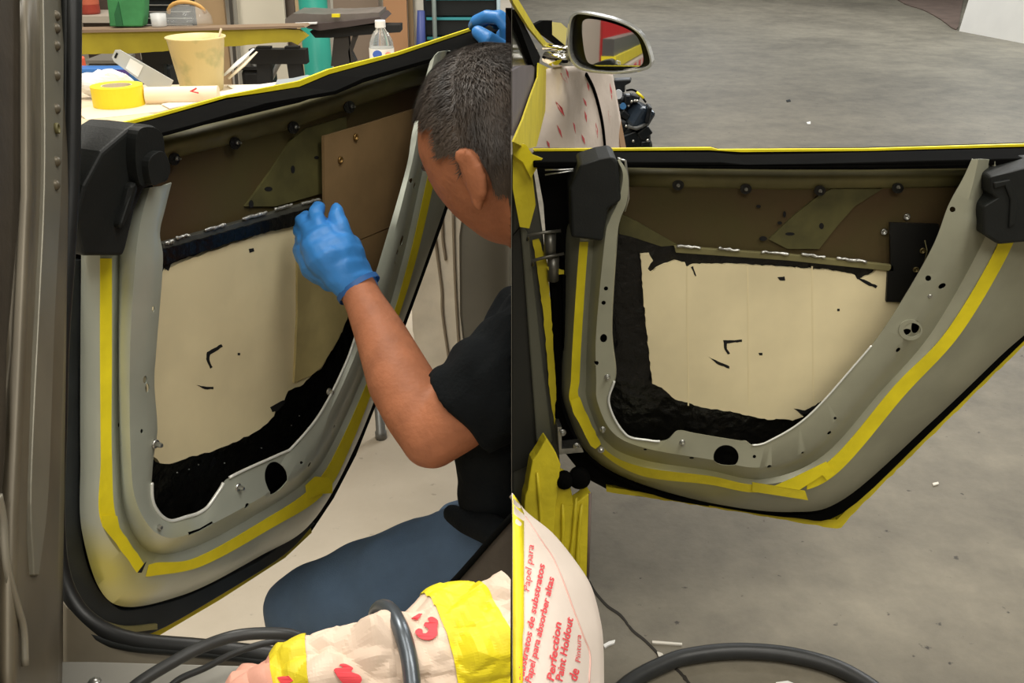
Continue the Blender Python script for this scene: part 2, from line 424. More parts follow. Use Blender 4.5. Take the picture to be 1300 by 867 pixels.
for i, (x, y, a, b) in enumerate([(990, 283, 3, 2), (969, 303, 5, 3), (1003, 297, 6, 2), (1043, 287, 3, 4), (963, 262, 3, 2), (996, 272, 2, 4)]):
    plate('smudge', ragged(circ(x, y, a, b), .6, 2, i), RD, -.0595, .0006, M_dark, door)
studs('bolt', [(861, 235), (947, 240), (1041, 242), (1140, 237)], RD, -.052, M_steel, door, .0017, .008)
bm_ = [(861, 235), (947, 240), (1041, 242), (1140, 239)]
for i, (x, y) in enumerate(bm_): plate('sealant_dab', ragged(circ(x, y, 7.5, 6.5), 4.2, 3.5, i+20), RD, -.0515, .0015, M_black, door)
# black cavity with sealant, beige composite panel, weld rail
plate('sealant', ragged([(780, 300), (792, 295), (806, 296), (830, 304), (858, 313), (900, 319), (1000, 328), (1135, 342), (1200, 345), (1200, 440), (1080, 600), (780, 600), (770, 500)], .8, 5, 9), RD, -.062, .006, M_black, door, label='black sealant round the beige panel')
beige = [(813, 323), (824, 322), (829, 331), (822, 342), (826, 346), (840, 337), (856, 331), (870, 334), (872, 341), (880, 336), (941, 336), (1001, 340), (1050, 343), (1086, 350), (1090, 356), (1104, 350), (1112, 343), (1125, 341), (1125, 380), (1160, 384), (1130, 425), (1085, 480), (1050, 515), (1042, 509), (1036, 516), (1024, 521), (1010, 520), (1020, 529), (1006, 534), (990, 532), (974, 533), (935, 524), (890, 517), (857, 507), (840, 492), (828, 487), (823, 440), (817, 380)]
plate('composite_panel', ragged(beige, .8, 4, 11), RD, -.055, .006, M_beige, door, label='beige composite armour panel with ragged sealant edge')
for q, pts in enumerate([[(918, 432), (930, 432), (942, 431), (942, 434), (930, 435), (923, 436), (923, 443), (927, 449), (924, 450), (920, 444)], [(900, 453), (912, 459), (926, 465), (926, 468), (912, 463)], [(963, 448), (968, 448), (968, 451), (964, 451)], [(987, 352), (996, 351), (997, 356), (990, 356)], [(1063, 392), (1066, 392), (1066, 395), (1063, 395)], [(880, 338), (884, 350), (883, 351), (877, 339)]]):
    plate('sealant_smear', ragged(pts, .4, 3, q+40), RD, -.0546, .0008, M_dark, door)
plate('crack_mark', ragged([(1086, 350), (1094, 354), (1104, 358), (1114, 363), (1112, 366), (1100, 361), (1088, 354)], .8, 3, 71), RD, -.0546, .0008, M_dark, door)
plate('crack_mark', ragged([(1008, 519), (1022, 521), (1036, 514), (1050, 507), (1050, 514), (1036, 522), (1020, 526)], 1.0, 3, 72), RD, -.0546, .0008, M_dark, door)
for i, x in enumerate((871, 948, 1030)):
    plate('panel_seam', [(x, 338), (x+2, 338), (x+4, 515), (x+2, 515)], RD, -.0547, .0006, mat('seam_tone', S(226, 212, 170), .7), door)
plate('weld_rail', [(856, 313), (1000, 323), (1135, 337), (1135, 345), (1000, 331), (858, 321)], RD, -.050, .008, M_olive, door, bevel=.001)
for i, (a, b, c, d) in enumerate([(861, 312, 888, 314), (914, 315.5, 938, 318), (968, 319.5, 1000, 322), (1019, 323, 1046, 326), (1064, 328, 1099, 332)]): bead('weld_bead', a, b, c, d, RD, -.049, M_weld, door, 2.8, i)
plate('black_plate', [(1130, 283), (1192, 285), (1200, 345), (1145, 384), (1125, 383), (1127, 345), (1131, 341)], RD, -.050, .006, mat('black_steel', S(18, 18, 17), .45), door, label='black square plate beside the slanted frame')
grommets('grommet', [(1151, 275), (1122, 294)], RD, -.0635, M_steel, door, .0055)
grommets('grommet', [(1171, 318), (1162.5, 342)], RD, -.0495, mat('dull_brass', S(120, 108, 70), .4, .7), door, .005)
MB().sweep([RD(1174, 305, -.048), RD(1177, 318, -.04), RD(1174, 332, -.046)], .0008, 6).build('wire', M_olive, door)
# U shaped pressed frame
ts = sorted(set([round(i*.1, 3) for i in range(-40, 141)] + [round(4.5+i*.03, 3) for i in range(85)]))
R0 = {-4: (778, 206), -3: (770, 225), -2: (750, 255), -1: (724, 280), 0: (718, 312), 1: (716, 420), 2: (713, 475), 3: (717, 515), 4: (745, 574), 5: (800, 609), 6: (900, 638), 7: (1003, 650), 8: (1072, 633), 9: (1181, 537), 10: (1270, 452), 11: (1385, 340), 12: (1340, 260), 13: (1275, 228), 14: (1266, 210)}
R1 = {-4: (779, 205), -3: (772, 225), -2: (754, 255), -1: (732, 280), 0: (726, 310), 1: (721, 420), 2: (718, 477), 3: (720, 515), 4: (750, 571), 5: (805, 606), 6: (900, 627), 7: (985, 638), 8: (1062, 621), 9: (1166, 520), 10: (1247, 437), 11: (1340, 320), 12: (1310, 262), 13: (1270, 227), 14: (1266, 209)}
T0 = {-4: (780, 205), -3: (774, 224), -2: (758, 255), -1: (742, 280), 0: (736, 307), 1: (728, 420), 2: (725, 480), 3: (725, 515), 4: (757, 568), 5: (812, 603), 6: (900, 615), 7: (965, 625), 8: (1052, 609), 9: (1150, 500), 10: (1222, 420), 11: (1287, 307), 12: (1290, 264), 13: (1266, 226), 14: (1265, 207)}
T1 = {-4: (781, 205), -3: (777, 224), -2: (763, 255), -1: (753, 280), 0: (747, 307), 1: (739, 420), 2: (736, 480), 3: (736, 508), 4: (764, 566), 5: (812, 592), 6: (900, 604), 7: (970, 615), 8: (1049, 588), 9: (1137, 488), 10: (1202, 420), 11: (1268, 307), 12: (1268, 264), 13: (1262, 226), 14: (1263, 205)}
G0 = {-4: (782, 204), -3: (780, 223), -2: (770, 255), -1: (760, 280), 0: (754, 305), 1: (746, 420), 2: (744, 480), 3: (746, 510), 4: (769, 560), 5: (814, 583), 6: (900, 597), 7: (969, 608), 8: (1044, 579), 9: (1118, 497), 10: (1184, 420), 11: (1250, 302), 12: (1251, 272), 13: (1254, 230), 14: (1259, 203)}
G1 = {-4: (783, 204), -3: (786, 223), -2: (778, 255), -1: (767, 280), 0: (762, 303), 1: (752, 420), 2: (751, 480), 3: (753, 511), 4: (774, 554), 5: (817, 575), 6: (900, 588), 7: (968, 598), 8: (1036, 571), 9: (1105, 494), 10: (1172, 414), 11: (1234, 298), 12: (1238, 268), 13: (1243, 232), 14: (1250, 202)}
C0 = {-4: (784, 203), -3: (791, 223), -2: (785, 255), -1: (774, 280), 0: (768, 304), 1: (757, 420), 2: (757, 480), 3: (759, 512), 4: (779, 550), 5: (820, 569), 6: (900, 583), 7: (968, 593), 8: (1030, 566), 9: (1097, 488), 10: (1160, 410), 11: (1216, 302), 12: (1226, 266), 13: (1236, 230), 14: (1242, 202)}
E0 = {-4: (786, 202), -3: (797, 222), -2: (796, 255), -1: (787, 280), 0: (782, 312), 1: (776, 415), 2: (781, 475), 3: (773, 512), 4: (795, 552), 4.6: (824, 559), 5: (840, 560), 5.15: (849, 557), 5.3: (860, 547), 5.5: (880, 550), 6: (909, 555), 6.4: (941, 560), 6.5: (947, 560), 6.6: (954, 565), 7: (974, 561), 8: (1025, 529), 9: (1082, 467), 10: (1125, 413), 11: (1181, 319), 12: (1204, 261), 13: (1222, 228), 14: (1234, 202)}
holes_r = [circ(921, 578, 16, 14.5, 28), circ(1208, 265, 3.6), circ(1177, 352, 3.7), circ(1197, 364, 6, 4), circ(1162, 415, 6.5, 10, 14, -.3), circ(1150, 420, 6, 4.5), circ(1140, 444, 3.5), circ(1059, 529, 2), circ(1053, 550, 3), circ(1018, 573, 1.9), circ(976, 591, 3), circ(878, 581, 3), circ(819, 570, 2.3), circ(957, 578, 2.2), circ(766, 428, 4.5, 5.5), circ(757, 459, 2.8), circ(769, 365, 2.8), circ(766, 383, 2.8)]
fo = loft('inner_frame', [(R0, -.065), (R0, -.056), (R1, -.034), (T0, -.006), (T1, -.003), (G0, -.012), (G1, .012), (C0, .026), (E0, .023), ({k: (v[0]+(0 if k not in (0, 1, 2) else 1.5), v[1]-.8) for k, v in E0.items()}, .019), (E0, -.004)], ts, RD, M_silver2, door, .0014, holes_r)
w0 = worigin(fo)
fo.data.materials[0] = overspray(M_silver2, 'silver_overspray', [(RD(800, 605, -.02)-w0, .13, .7), (RD(900, 622, -.02)-w0, .10, .45)], S(176, 166, 60))
MB().sweep([RD(x, y, .0245) for x, y in ringpts(E0, [2.2+i*.05 for i in range(56)])], .0022, 8).build('edge_lip', mat('lip_highlight', S(226, 228, 222), .3, .2), door, True)  # rounded lip; its pale colour paints the highlight along the edge
MB().sweep([RD(x, y, .0245) for x, y in ringpts(E0, [6.62+i*.05 for i in range(60)])], .0017, 8).build('edge_lip', mat('lip_highlight', S(226, 228, 222), .3, .2), door, True)
# tape on the frame
def tape(name, pts, pl, w, parent, m=M_tape, th=.0006): return plate(name, pts, pl, w, th, m, parent)
def ribbon(name, d0, d1, t0, t1, pl, w, parent, m=M_tape, extra=0, n=48):
    tt = [t0+(t1-t0)*i/(n-1) for i in range(n)]
    a = [pl(x, y, w) for x, y in ringpts(d0, tt)]; b = [pl(x, y, w+.0028) for x, y in ringpts(d1, tt)]
    V = a + b; F = [(i, i+1, n+i+1, n+i) for i in range(n-1)]
    o = mk(name, V, F, m, parent, False); so = o.modifiers.new('t', 'SOLIDIFY'); so.thickness = .0006; so.offset = 0
    return o
ribbon('tape_strip', T0, T1, 0, 3.05, RD, -.0046, door)
tape('tape_strip', ragged([(724, 508), (736, 504), (742, 520), (763, 564), (756, 570), (750, 566), (727, 522)], .5, 6, 1), RD, .0008, door)
ribbon('tape_strip', T0, T1, 4.05, 7.0, RD, -.0046, door, M_tape2)
tape('tape_strip', [(955, 612), (985, 617), (1022, 623), (1026, 635), (1000, 631), (955, 624)], RD, .0012, door, M_tape2)
ribbon('tape_strip', T0, T1, 7.7, 11.0, RD, -.0040, door)
tape('tape_strip', [(983, 617), (1010, 605), (1049, 586), (1060, 601), (1050, 610), (1044, 603), (1015, 622)], RD, .0020, door)
studs('bolt', [(771, 478), (765, 544), (866, 561)], RD, .023, M_steel, door, .0032, .012)
studs('screw', [(763, 571), (1179, 375)], RD, .022, M_steel, door, .0036, .005)
plate('hole_rim', circ(1156, 419, 15, 13, 24), RD, .0265, .003, M_silver2, door, holes=[circ(1158, 419, 11, 9, 18)])
# black plastic covers
def cover(name, outline, pl, w, th, parent, extra=()):
    mb = MB(); c = [pl(x, y, w) for x, y in outline]; mb.poly(c, -pl.n*th)
    o = mb.build(name, M_plast, parent)
    b = o.modifiers.new('bevel', 'BEVEL'); b.width = .005; b.segments = 3; b.limit_method = 'ANGLE'
    return o
cv = cover('corner_cover', [(736, 210), (760, 202), (779, 199), (785, 206), (789, 255), (772, 266), (765, 307), (725, 302), (723, 240)], RD, .032, .08, door)
cover('corner_cover', [(1248, 263), (1264, 253), (1258, 246), (1256, 225), (1280, 219), (1320, 208), (1400, 206), (1400, 320), (1300, 308), (1268, 311), (1249, 299)], RD, .036, .06, door)
plate('cover_ridge', [(1262, 232), (1283, 228), (1291, 252), (1289, 285), (1281, 290), (1283, 254), (1276, 236), (1263, 240)], RD, .040, .006, M_plast, door, bevel=.002)
MB().sweep([RD(784, 201, .02), RD(794, 204, .02), RD(797, 226, .02), RD(798, 252, .018), RD(793, 268, .014)], .0018, 8).build('edge_wire', M_steel, door, True)
MB().sweep([RD(692, 216, .01), RD(728, 215, .012)], .0012, 6).build('link_wire', M_steel, door, True)
MB().sweep([RD(692, 222, .01), RD(728, 217, .012)], .0012, 6).build('link_wire', M_steel, door, True)

# ------------------------------------------------------------------ right car: jamb, hinges, sill
JP = Pl((0, 1.50, 0), (.12, -1, 0))
M_jamb = mat('grey_jamb', S(92, 92, 84), .45, .2, .25, 9)
jamb = plate('door_pillar', [(650.5, 205), (676, 205), (690, 300), (700, 420), (706, 520), (712, 600), (712, 640), (650.5, 660)], JP, 0, .05, M_jamb, CR, bevel=.004)
plate('pillar_panel', [(651, 300), (660, 290), (678, 480), (690, 575), (672, 590), (651, 600)], JP, .006, .006, mat('jamb_dark', S(44, 44, 40), .5), jamb)
plate('pillar_panel', [(659, 275), (672, 300), (690, 470), (702, 560), (694, 575), (681, 560), (664, 330)], JP, .012, .01, mat('jamb_olive', S(104, 104, 90), .45, .2), jamb, bevel=.003)
plate('tape_strip', ragged([(676, 305), (684, 303), (694, 330), (700, 400), (706, 500), (704, 540), (698, 500), (690, 400), (682, 340)], .8, 6, 3), JP, .016, .001, M_tape2, jamb)
plate('tape_strip', [(693, 338), (716, 343), (716, 348), (700, 349)], JP, .03, .001, M_tape2, jamb)
for k, (x0, y0, x1, y1) in enumerate([(670, 299, 712, 293), (676, 331, 716, 322)]):
    h = MB(); h.sweep([JP(x0, y0+6, .03), JP(x0, y0, .034), JP((x0+x1)/2, (y0+y1)/2-1, .036), JP(x1, y1, .036)], .0028, 8)
    h.lathe(JP(x1-14, y1+34, .025), [(.010, 0), (.010, .042)], 14)
    h.build('hinge', mat('dull_steel', S(120, 118, 110), .35, .7), CR, True)
MB().poly([JP(x, y, .04) for x, y in [(708, 542), (713, 542), (713, 570), (738, 568), (741, 574), (710, 577)]], -JP.n*.03).build('hinge', M_steel, CR)
studs('bolt', [(714, 549), (732, 566)], JP, .041, M_steel, CR, .004, .008)
for pts, w in [([(714, 350), (722, 350), (725, 420), (722, 470), (716, 470)], .01), ([(700, 352), (706, 352), (712, 470), (708, 500), (703, 440)], .012)]:
    plate('jamb_seal', pts, JP, w, .02, M_rub, CR)
# taped rocker post under the pillar
SP = Pl((0, 1.40, 0), (.2, -1, .1))
plate('sill_tape', ragged([(666, 640), (676, 585), (694, 557), (706, 575), (712, 590), (706, 640), (700, 720), (662, 720)], .7, 8, 2), SP, .02, .03, M_tape2, CR, bevel=.002, label='yellow tape wrapped round the sill')
plate('sill_tape', ragged([(700, 640), (712, 600), (722, 606), (728, 640), (750, 625), (750, 660), (746, 740), (700, 740)], .7, 8, 4), SP, .005, .03, M_tape2, CR, bevel=.002)
for i, (x, y0, y1) in enumerate([(682, 600, 715), (710, 640, 725), (727, 632, 735), (738, 640, 735)]):
    MB().sweep([SP(x+5*math.sin(t*2.2+i), y0+(y1-y0)*t, .022 if x < 700 else .008) for t in (0, .25, .5, .75, 1)], [.002, .004, .003, .005, .002], 8).build('tape_fold', M_tape2, CR, True)
MB().sweep([SP(749, 626, .004), SP(746, 740, .004)], .003, 8).build('sill_edge', mat('sill_edge', S(120, 105, 98), .6), CR, True)
MB().lathe(SP(735, 603, .0), [(.018, 0), (.02, .02), (.012, .03)], 16, (0, -1, .2)).build('rubber_plug', M_rub, CR, True)
MB().lathe(SP(716, 606, .0), [(.014, 0), (.016, .02), (.01, .03)], 16, (0, -1, .2)).build('rubber_plug', M_rub, CR, True)
plate('paper_flap', [(651, 190), (658, 184), (668, 200), (678, 208), (688, 201), (676, 222), (680, 260), (672, 290), (660, 288), (651, 240)], JP, .03, .0015, M_tape2, CR)
plate('paper_flap', [(650.6, 178), (668, 184), (676, 196), (689, 201), (674, 226), (664, 206), (651, 196)], JP, .04, .0015, M_tape, CR)

# rear quarter running back beside the photographer, added for the side mirror to reflect
box('rear_quarter', (.015, -1.15, .435), (.06, 2.7, .87), mat('quarter_paper', S(222, 208, 196), .7, 0, .05, 9, .12, 22), CR, bevel=.02)
box('belt_tape', (.015, -1.15, .895), (.062, 2.7, .05), M_tape, CR)
box('rear_window', (.012, -1.15, .955), (.05, 2.7, .07), mat('window_grey', S(84, 82, 80), .3), CR)
for i in range(8): box('print_mark', (.0455, .05-.33*i, .82), (.002, .16, .04), M_red, CR)
cab = empty('added_red_cabinet', (-.2, -3.6, 0), 'red tool cabinet added out of view for the side mirror to reflect', 'cabinet')  # added behind the camera to colour the side mirror's reflection
box('body', (-.2, -3.6, .7), (.44, .5, 1.4), mat('cabinet_red', S(170, 30, 34), .4), cab, bevel=.02)
for i in range(6): box('drawer', (-.2, -3.34, .14+.2*i), (.40, .02, .17), mat('cabinet_red', S(170, 30, 34), .4), cab, bevel=.004)
bin_ = MB().lathe((.34, -3.5, 0), [(.22, 0), (.25, .1), (.28, 1.0), (.29, 1.02), (.27, 1.03), (.25, .9)], 28).build('added_green_bin', mat('bin_green', S(30, 84, 54), .5), None, True, label='green bin added out of view for the side mirror to reflect', cat='bin')  # added out of view as the green tone in the mirror

# front door, glass, A-pillar, fender under masking paper
FP = vplane((-.06, .6), (.085, 2.35))
plate('front_window', [(650.5, 10), (668, 40), (688, 72), (680, 84), (662, 86), (650.5, 92)], FP, -.01, .01, mat('dark_glass', S(30, 24, 26), .12), CR, label='dark front side glass')
plate('window_post', [(650.5, 12), (656, 12), (686, 72), (684, 83), (678, 84), (662, 40)], FP, -.002, .01, M_rub, CR)
plate('front_door', [(650.5, 90), (662, 84), (684, 82), (684, 92), (672, 130), (652, 172), (650.5, 172)], FP, -.004, .02, mat('mauve_panel', S(112, 104, 108), .5, 0, .1, 20), CR)
plate('pillar_tape', [(650.5, 0), (656, -4), (680, 36), (694, 54), (702, 56), (700, 62), (690, 58), (672, 36), (652, 4)], FP, .003, .004, M_tape, CR)
plate('belt_tape', [(684, 80), (692, 84), (703, 90), (700, 110), (690, 150), (681, 186), (670, 189), (652, 180), (664, 152), (674, 122), (683, 98)], FP, .004, .003, M_tape, CR)
plate('window_post', [(678, 32), (690, 26), (701, 26), (701, 44), (722, 62), (716, 62), (688, 42)], vplane((.07, 2.3), (.16, 2.5)), .0, .01, M_rub, CR)
plate('pillar_tape', [(702, 28), (712, 29), (720, 36), (718, 58), (701, 44)], vplane((.07, 2.32), (.16, 2.52)), .004, .006, mat('pale_tape', S(226, 214, 130), .6), CR)
# fender paper: curved sheet
FEN = vplane((.07, 2.25), (.34, 2.75))
def fenw(x, y): return .05*math.sin(min(1, max(0, (x-672)/125))*math.pi) + .006*math.sin(x*.09+y*.05) + .008*math.exp(-((x-713-(y-90)*.12)/5)**2)
top = cr([(668, 96), (700, 86), (730, 84), (760, 84), (777, 92)], 6); bot = cr([(650.8, 196), (690, 197), (730, 197), (770, 197), (796, 197)], 6)
rows = []
for i in range(15):
    t = i/14; rows.append([(a[0]+(b[0]-a[0])*t, a[1]+(b[1]-a[1])*t) for a, b in zip(top, bot)])
k = len(top)
M_fpaper = mat('fender_paper', S(226, 212, 200), .75, 0, .06, 11, .3, 18)
fp = mk('masking_paper_sheet', [FEN(x, y, fenw(x, y)) for r in rows for x, y in r], [(i*k+j, i*k+j+1, (i+1)*k+j+1, (i+1)*k+j) for i in range(14) for j in range(k-1)], M_fpaper, CR, True, label='red-streaked white masking paper over the front fender')
so = fp.modifiers.new('t', 'SOLIDIFY'); so.thickness = .001
MB().sweep([FEN(x, y, fenw(x, y)+.004) for x, y in cr([(744, 94), (753, 112), (760, 135), (765, 160), (768, 190)], 5)], .0045, 8).build('gap_strip', M_rub, fp, True)
for a_ in [(711, 92, 721, 106), (718, 86, 722, 100), (705, 128, 717, 148), (707, 158, 714, 176), (740, 124, 745, 136), (756, 155, 759, 176), (745, 104, 748, 116), (742, 140, 745, 156), (774, 105, 777, 128), (694, 178, 698, 188), (738, 170, 743, 184), (726, 150, 731, 170), (772, 140, 775, 158)]:
    x0, y0, x1, y1 = a_; w_ = 1.6 if x1-x0 < 8 else 3
    P_ = [(x0, y0), ((x0+x1)/2+w_, (y0+y1)/2-1), (x1, y1), ((x0+x1)/2-w_*.4, (y0+y1)/2+1)]
    mk('print_mark', [FEN(x, y, fenw(x, y)+.0015) for x, y in P_], [(0, 1, 2, 3)], mat('red_smear', S(214, 92, 96), .7), fp)
plate('paper_edge', [(776, 92), (781, 110), (788, 150), (796, 194), (789, 194), (783, 150), (777, 110)], FEN, .012, .004, mat('kraft_edge', S(196, 158, 124), .7), fp)
# mirror
MP = vplane((.10, 2.2), (.36, 2.12))
mir = empty('side_mirror', (0, 0, 0)); mir.parent = CR; mir.location = MP(775, 92, 0) - worigin(CR)
mout = cr([(722, 30), (728, 17), (742, 16), (775, 23), (802, 34), (818, 50), (827, 76), (824, 86), (808, 91), (778, 94), (748, 91), (730, 84), (721, 66)], 5, True)
mb = MB(); cx, cy = 772, 55; rings = [(1.0, .0), (1.015, -.012), (.97, -.035), (.82, -.065), (.5, -.085), (.12, -.092)]
for s_, w_ in rings: mb.v += [MP(cx+(x-cx)*s_, cy+(y-cy)*s_, w_) for x, y in mout]
n_ = len(mout)
for i in range(len(rings)-1): mb.f += [(i*n_+j, i*n_+(j+1) % n_, (i+1)*n_+(j+1) % n_, (i+1)*n_+j) for j in range(n_)]
mb.f.append(tuple((len(rings)-1)*n_+j for j in range(n_)))
mb.build('housing', mat('mirror_paint', S(190, 190, 186), .2, .5, coat=.6), mir, True)
inn = [(cx+(x-cx)*.955, cy+(y-cy)*.93) for x, y in mout]
plate('bezel', inn, MP, -.030, .01, mat('gloss_black', S(12, 12, 12), .25), mir)
plate('mirror_rim', mout, MP, .001, .034, mat('mirror_paint', S(190, 190, 186), .2, .5, coat=.6), mir, holes=[inn], bevel=.001)
gl = cr([(740, 27), (758, 25), (790, 34), (808, 46), (815, 64), (816, 80), (804, 87), (780, 88), (752, 82), (744, 74), (740, 52)], 4, True)
plate('mirror_glass', gl, Pl(MP(778, 57, -.014), (-.10, -1, .05)), 0, .003, mat('mirror_glass', (.9, .9, .9), .02, 1.0), mir, label='mirror glass')
st = MB(); st.sweep([MP(690, 60, -.04), MP(705, 61, -.03), MP(724, 62, -.02)], [.006, .007, .006], 10); st.sweep([MP(692, 72, -.045), MP(705, 76, -.035), MP(724, 74, -.025)], [.012, .018, .016], 12)
st.build('mirror_stalk', M_chrome, mir, True)
# exposed mechanism at the car's nose
EP = vplane((.2, 2.95), (.5, 2.9))
eng = empty('exposed_drive_unit', (0, 0, 0)); eng.parent = CR; eng.location = EP(800, 187, 0) - worigin(CR)
M_mech = mat('black_mechanism', S(26, 30, 34), .35, .3, .3, 60)
plate('bracket', [(779, 102), (800, 101), (801, 105), (793, 109), (793, 118), (781, 116)], EP, .0, .05, M_mech, eng, bevel=.003)
box('motor_housing', EP(811, 147, .0), (.062, .07, .072), mat('blue_black_housing', S(44, 54, 66), .25, .2), eng, Matrix.Rotation(.5, 3, 'Y') @ Matrix.Rotation(.5, 3, 'Z'), bevel=.012)
box('motor_cap', EP(822, 144, .02), (.012, .06, .05), M_mech, eng, Matrix.Rotation(.15, 3, 'Y'), bevel=.004)
MB().sweep([EP(797, 160, .03), EP(808, 163, .04), EP(822, 157, .03)], [.006, .007, .005], 8).build('band', mat('band_grey', S(84, 86, 86), .4), eng, True)
for q_, (x, y, a, b) in enumerate([(797, 126, .02, .03), (805, 124, .03, .02), (793, 145, .03, .02), (818, 168, .03, .04), (800, 176, .04, .05), (819, 182, .02, .03)]): box('mount_block', EP(x, y, .01), (a, .03, b), M_mech, eng, Matrix.Rotation(.3*q_, 3, 'Y'), bevel=.004)
mb = MB()
for x, y, r in [(786, 140, .03), (789, 128, .022), (792, 158, .03), (800, 168, .03), (812, 176, .035), (798, 182, .035), (816, 186, .03), (803, 160, .025), (788, 172, .022)]: mb.ell(EP(x, y, -.01), (r, r*.9, r*1.1))
mb.build('mount', M_mech, eng, True)
plate('cap', circ(791, 135, 4, 4), EP, .03, .01, mat('blue_cap', S(60, 110, 160), .3), eng)
MB().sweep([EP(x, y, .01) for x, y in cr([(795, 115), (803, 114), (810, 118), (817, 126), (820, 130)], 4)], .003, 8).build('cable', M_rub, eng, True)
MB().sweep([EP(x, y, .012) for x, y in [(808, 117), (813, 121), (817, 125)]], .0042, 8).build('cable_sleeve', M_tape, eng, True)
for x, y in [(802, 129), (806, 128), (809, 128), (804, 179), (822, 178), (786, 143), (795, 160)]: MB().ell(EP(x, y, .035), (.0045, .0045, .0045), None, 8, 6).build('bolt', M_steel, eng, True)
plate('pale_cap', circ(785, 120, 5, 6), EP, .02, .01, mat('pale_plastic', S(190, 194, 200), .4), eng)

# ------------------------------------------------------------------ rear quarter paper (right)
edge = cr([(651, 626), (668, 649), (702, 677), (732, 714), (751, 745), (762, 785), (766, 816), (767, 867), (768, 930)], 6)
def qd(u, y):   # depth along the sheet: u 0 at the seam, 1 at the turned edge
    return .97 - (y-626)/300*.19 + .11*u**2.2 + .05*max(0, u-1)
ne = len(edge); nu = 16; V = []
def qpt(u, i, off=0):
    ex, ey = edge[i]; x = 650.6+(ex-650.6)*min(u, 1); y = ey + (1-min(u, 1))*0
    return atd(x, y, qd(u, y)-off)
rows = []
for i in range(ne):
    for j in range(nu+1): rows.append(qpt(j/nu, i))
    ex, ey = edge[i]
    rows.append(atd(ex-2, ey+2, qd(1, ey)+.10)); rows.append(atd(ex-5, ey+6, qd(1, ey)+.3))
c_ = nu+3
qp = mk('masking_paper_sheet', rows, [(i*c_+j, i*c_+j+1, (i+1)*c_+j+1, (i+1)*c_+j) for i in range(ne-1) for j in range(c_-1)], mat('quarter_paper', S(222, 208, 196), .7, 0, .05, 9, .12, 22), CR, True, label='smooth masking paper with red lettering over the rear quarter')
so = qp.modifiers.new('t', 'SOLIDIFY'); so.thickness = .001
def qsurf(x, y, off=.0015):
    ex = np.interp(y, [p[1] for p in edge], [p[0] for p in edge]); u = (x-650.6)/max(1, ex-650.6)
    return atd(x, y, qd(u, y)-off)
def qpoly(name, pts, m, off=.0012):
    P = ragged(pts, 0, 9, 1); return MB().poly([qsurf(x, y, off) for x, y in P], Vector((0, .001, -.0004))).build(name, m, qp)
ys = [628+i*12 for i in range(25)]
yl = [(651, y) for y in ys]; yr = [(min(665-(1.5 if y > 800 else 0), np.interp(y, [p[1] for p in edge], [p[0] for p in edge])), y) for y in ys]
V = [qsurf(x, y, .002) for x, y in yl+yr]; n = len(ys)
o = mk('tape_strip', V, [(i, i+1, n+i+1, n+i) for i in range(n-1)], M_tape, qp, True); so = o.modifiers.new('t', 'SOLIDIFY'); so.thickness = .0006; so.offset = 0
MB().sweep([qsurf(x, y, .001) for x, y in cr([(667, 656), (690, 690), (702, 708), (716, 740), (729, 776), (741, 808), (749, 831), (748, 867)], 6)], .0009, 6).build('crease', mat('crease_pink', S(202, 160, 150), .7), qp, True)
def qtext(txt, x0, y0, x1, y1, h, bold=False):
    """lettering from (x0,y0) to (x1,y1) in photo pixels along the sheet"""
    cu = bpy.data.curves.new('t', 'FONT'); cu.body = txt; cu.size = 1; cu.resolution_u = 3; cu.shear = .25
    if bold: cu.offset = .02
    ob = bpy.data.objects.new('t', cu); COL.objects.link(ob)
    dg = bpy.context.evaluated_depsgraph_get(); dg.update(); me = bpy.data.meshes.new_from_object(ob.evaluated_get(dg))
    bm = bmesh.new(); bm.from_mesh(me); vs = [v.co.copy() for v in bm.verts]; fs = [tuple(v.index for v in f.verts) for f in bm.faces]; bm.free()
    wd = max(v.x for v in vs); bpy.data.objects.remove(ob); bpy.data.curves.remove(cu); bpy.data.meshes.remove(me)
    L = math.hypot(x1-x0, y1-y0); dx, dy = (x1-x0)/L, (y1-y0)/L; nx, ny = dy, -dx
    P = []
    for v in vs:
        a = v.x/wd*L; b = v.y*h; P.append(qsurf(x0+dx*a+nx*b, y0+dy*a+ny*b, .0022))
    return mk('lettering', P, fs, M_red, qp)
qtext('Papel para', 672, 752, 678, 692, 12)
qtext('substratos de substratos', 664, 866, 692, 716, 12, True)
qtext('Papel para absorber altas', 674, 868, 704, 733, 12, True)
qtext('Perfection', 703, 866, 713, 790, 13, True)
qtext('Paint Holdout', 714, 866, 728, 784, 13, True)
qtext('de', 732, 866, 736, 850, 16, True)
qtext('Pintura', 737, 842, 738, 806, 9)

# hose, debris, far things on the right floor
hp = cr([(760, 905), (800, 866), (850, 840), (880, 832), (920, 827), (960, 827), (1000, 831), (1040, 840), (1070, 851), (1100, 868), (1130, 890)], 5)
MB().sweep([atz(x, y, .016) for x, y in hp], .0155, 14).build('hose', M_hose, None, True, label='thick black hose arching across the grey concrete floor', cat='hose')
def flake(pts, i, m, label):
    MB().poly([atz(x, y, .004) for x, y in pts], (0, 0, -.0035)).build('debris_chip', m, None, label=label, cat='debris')
M_chip = mat('pale_chip', S(214, 208, 196), .8)
flake([(828, 813), (866, 816), (866, 818.5), (828, 816)], 0, M_chip, 'thin pale splinter lying beside the floor crack')
flake([(834, 827), (841, 829), (843, 833), (836, 833)], 1, M_chip, 'small pale chip lying on the floor crack')
flake([(766, 818), (773, 814), (781, 812), (780, 816), (772, 819), (768, 822)], 2, mat('white_chip', S(236, 234, 230), .8), 'white curled scrap lying beside the lettered masking paper')
flake([(985, 866), (1000, 864), (1010, 868), (1006, 880), (985, 880)], 3, mat('white_chip', S(236, 234, 230), .8), 'white scrap of paper lying under the hose arch')
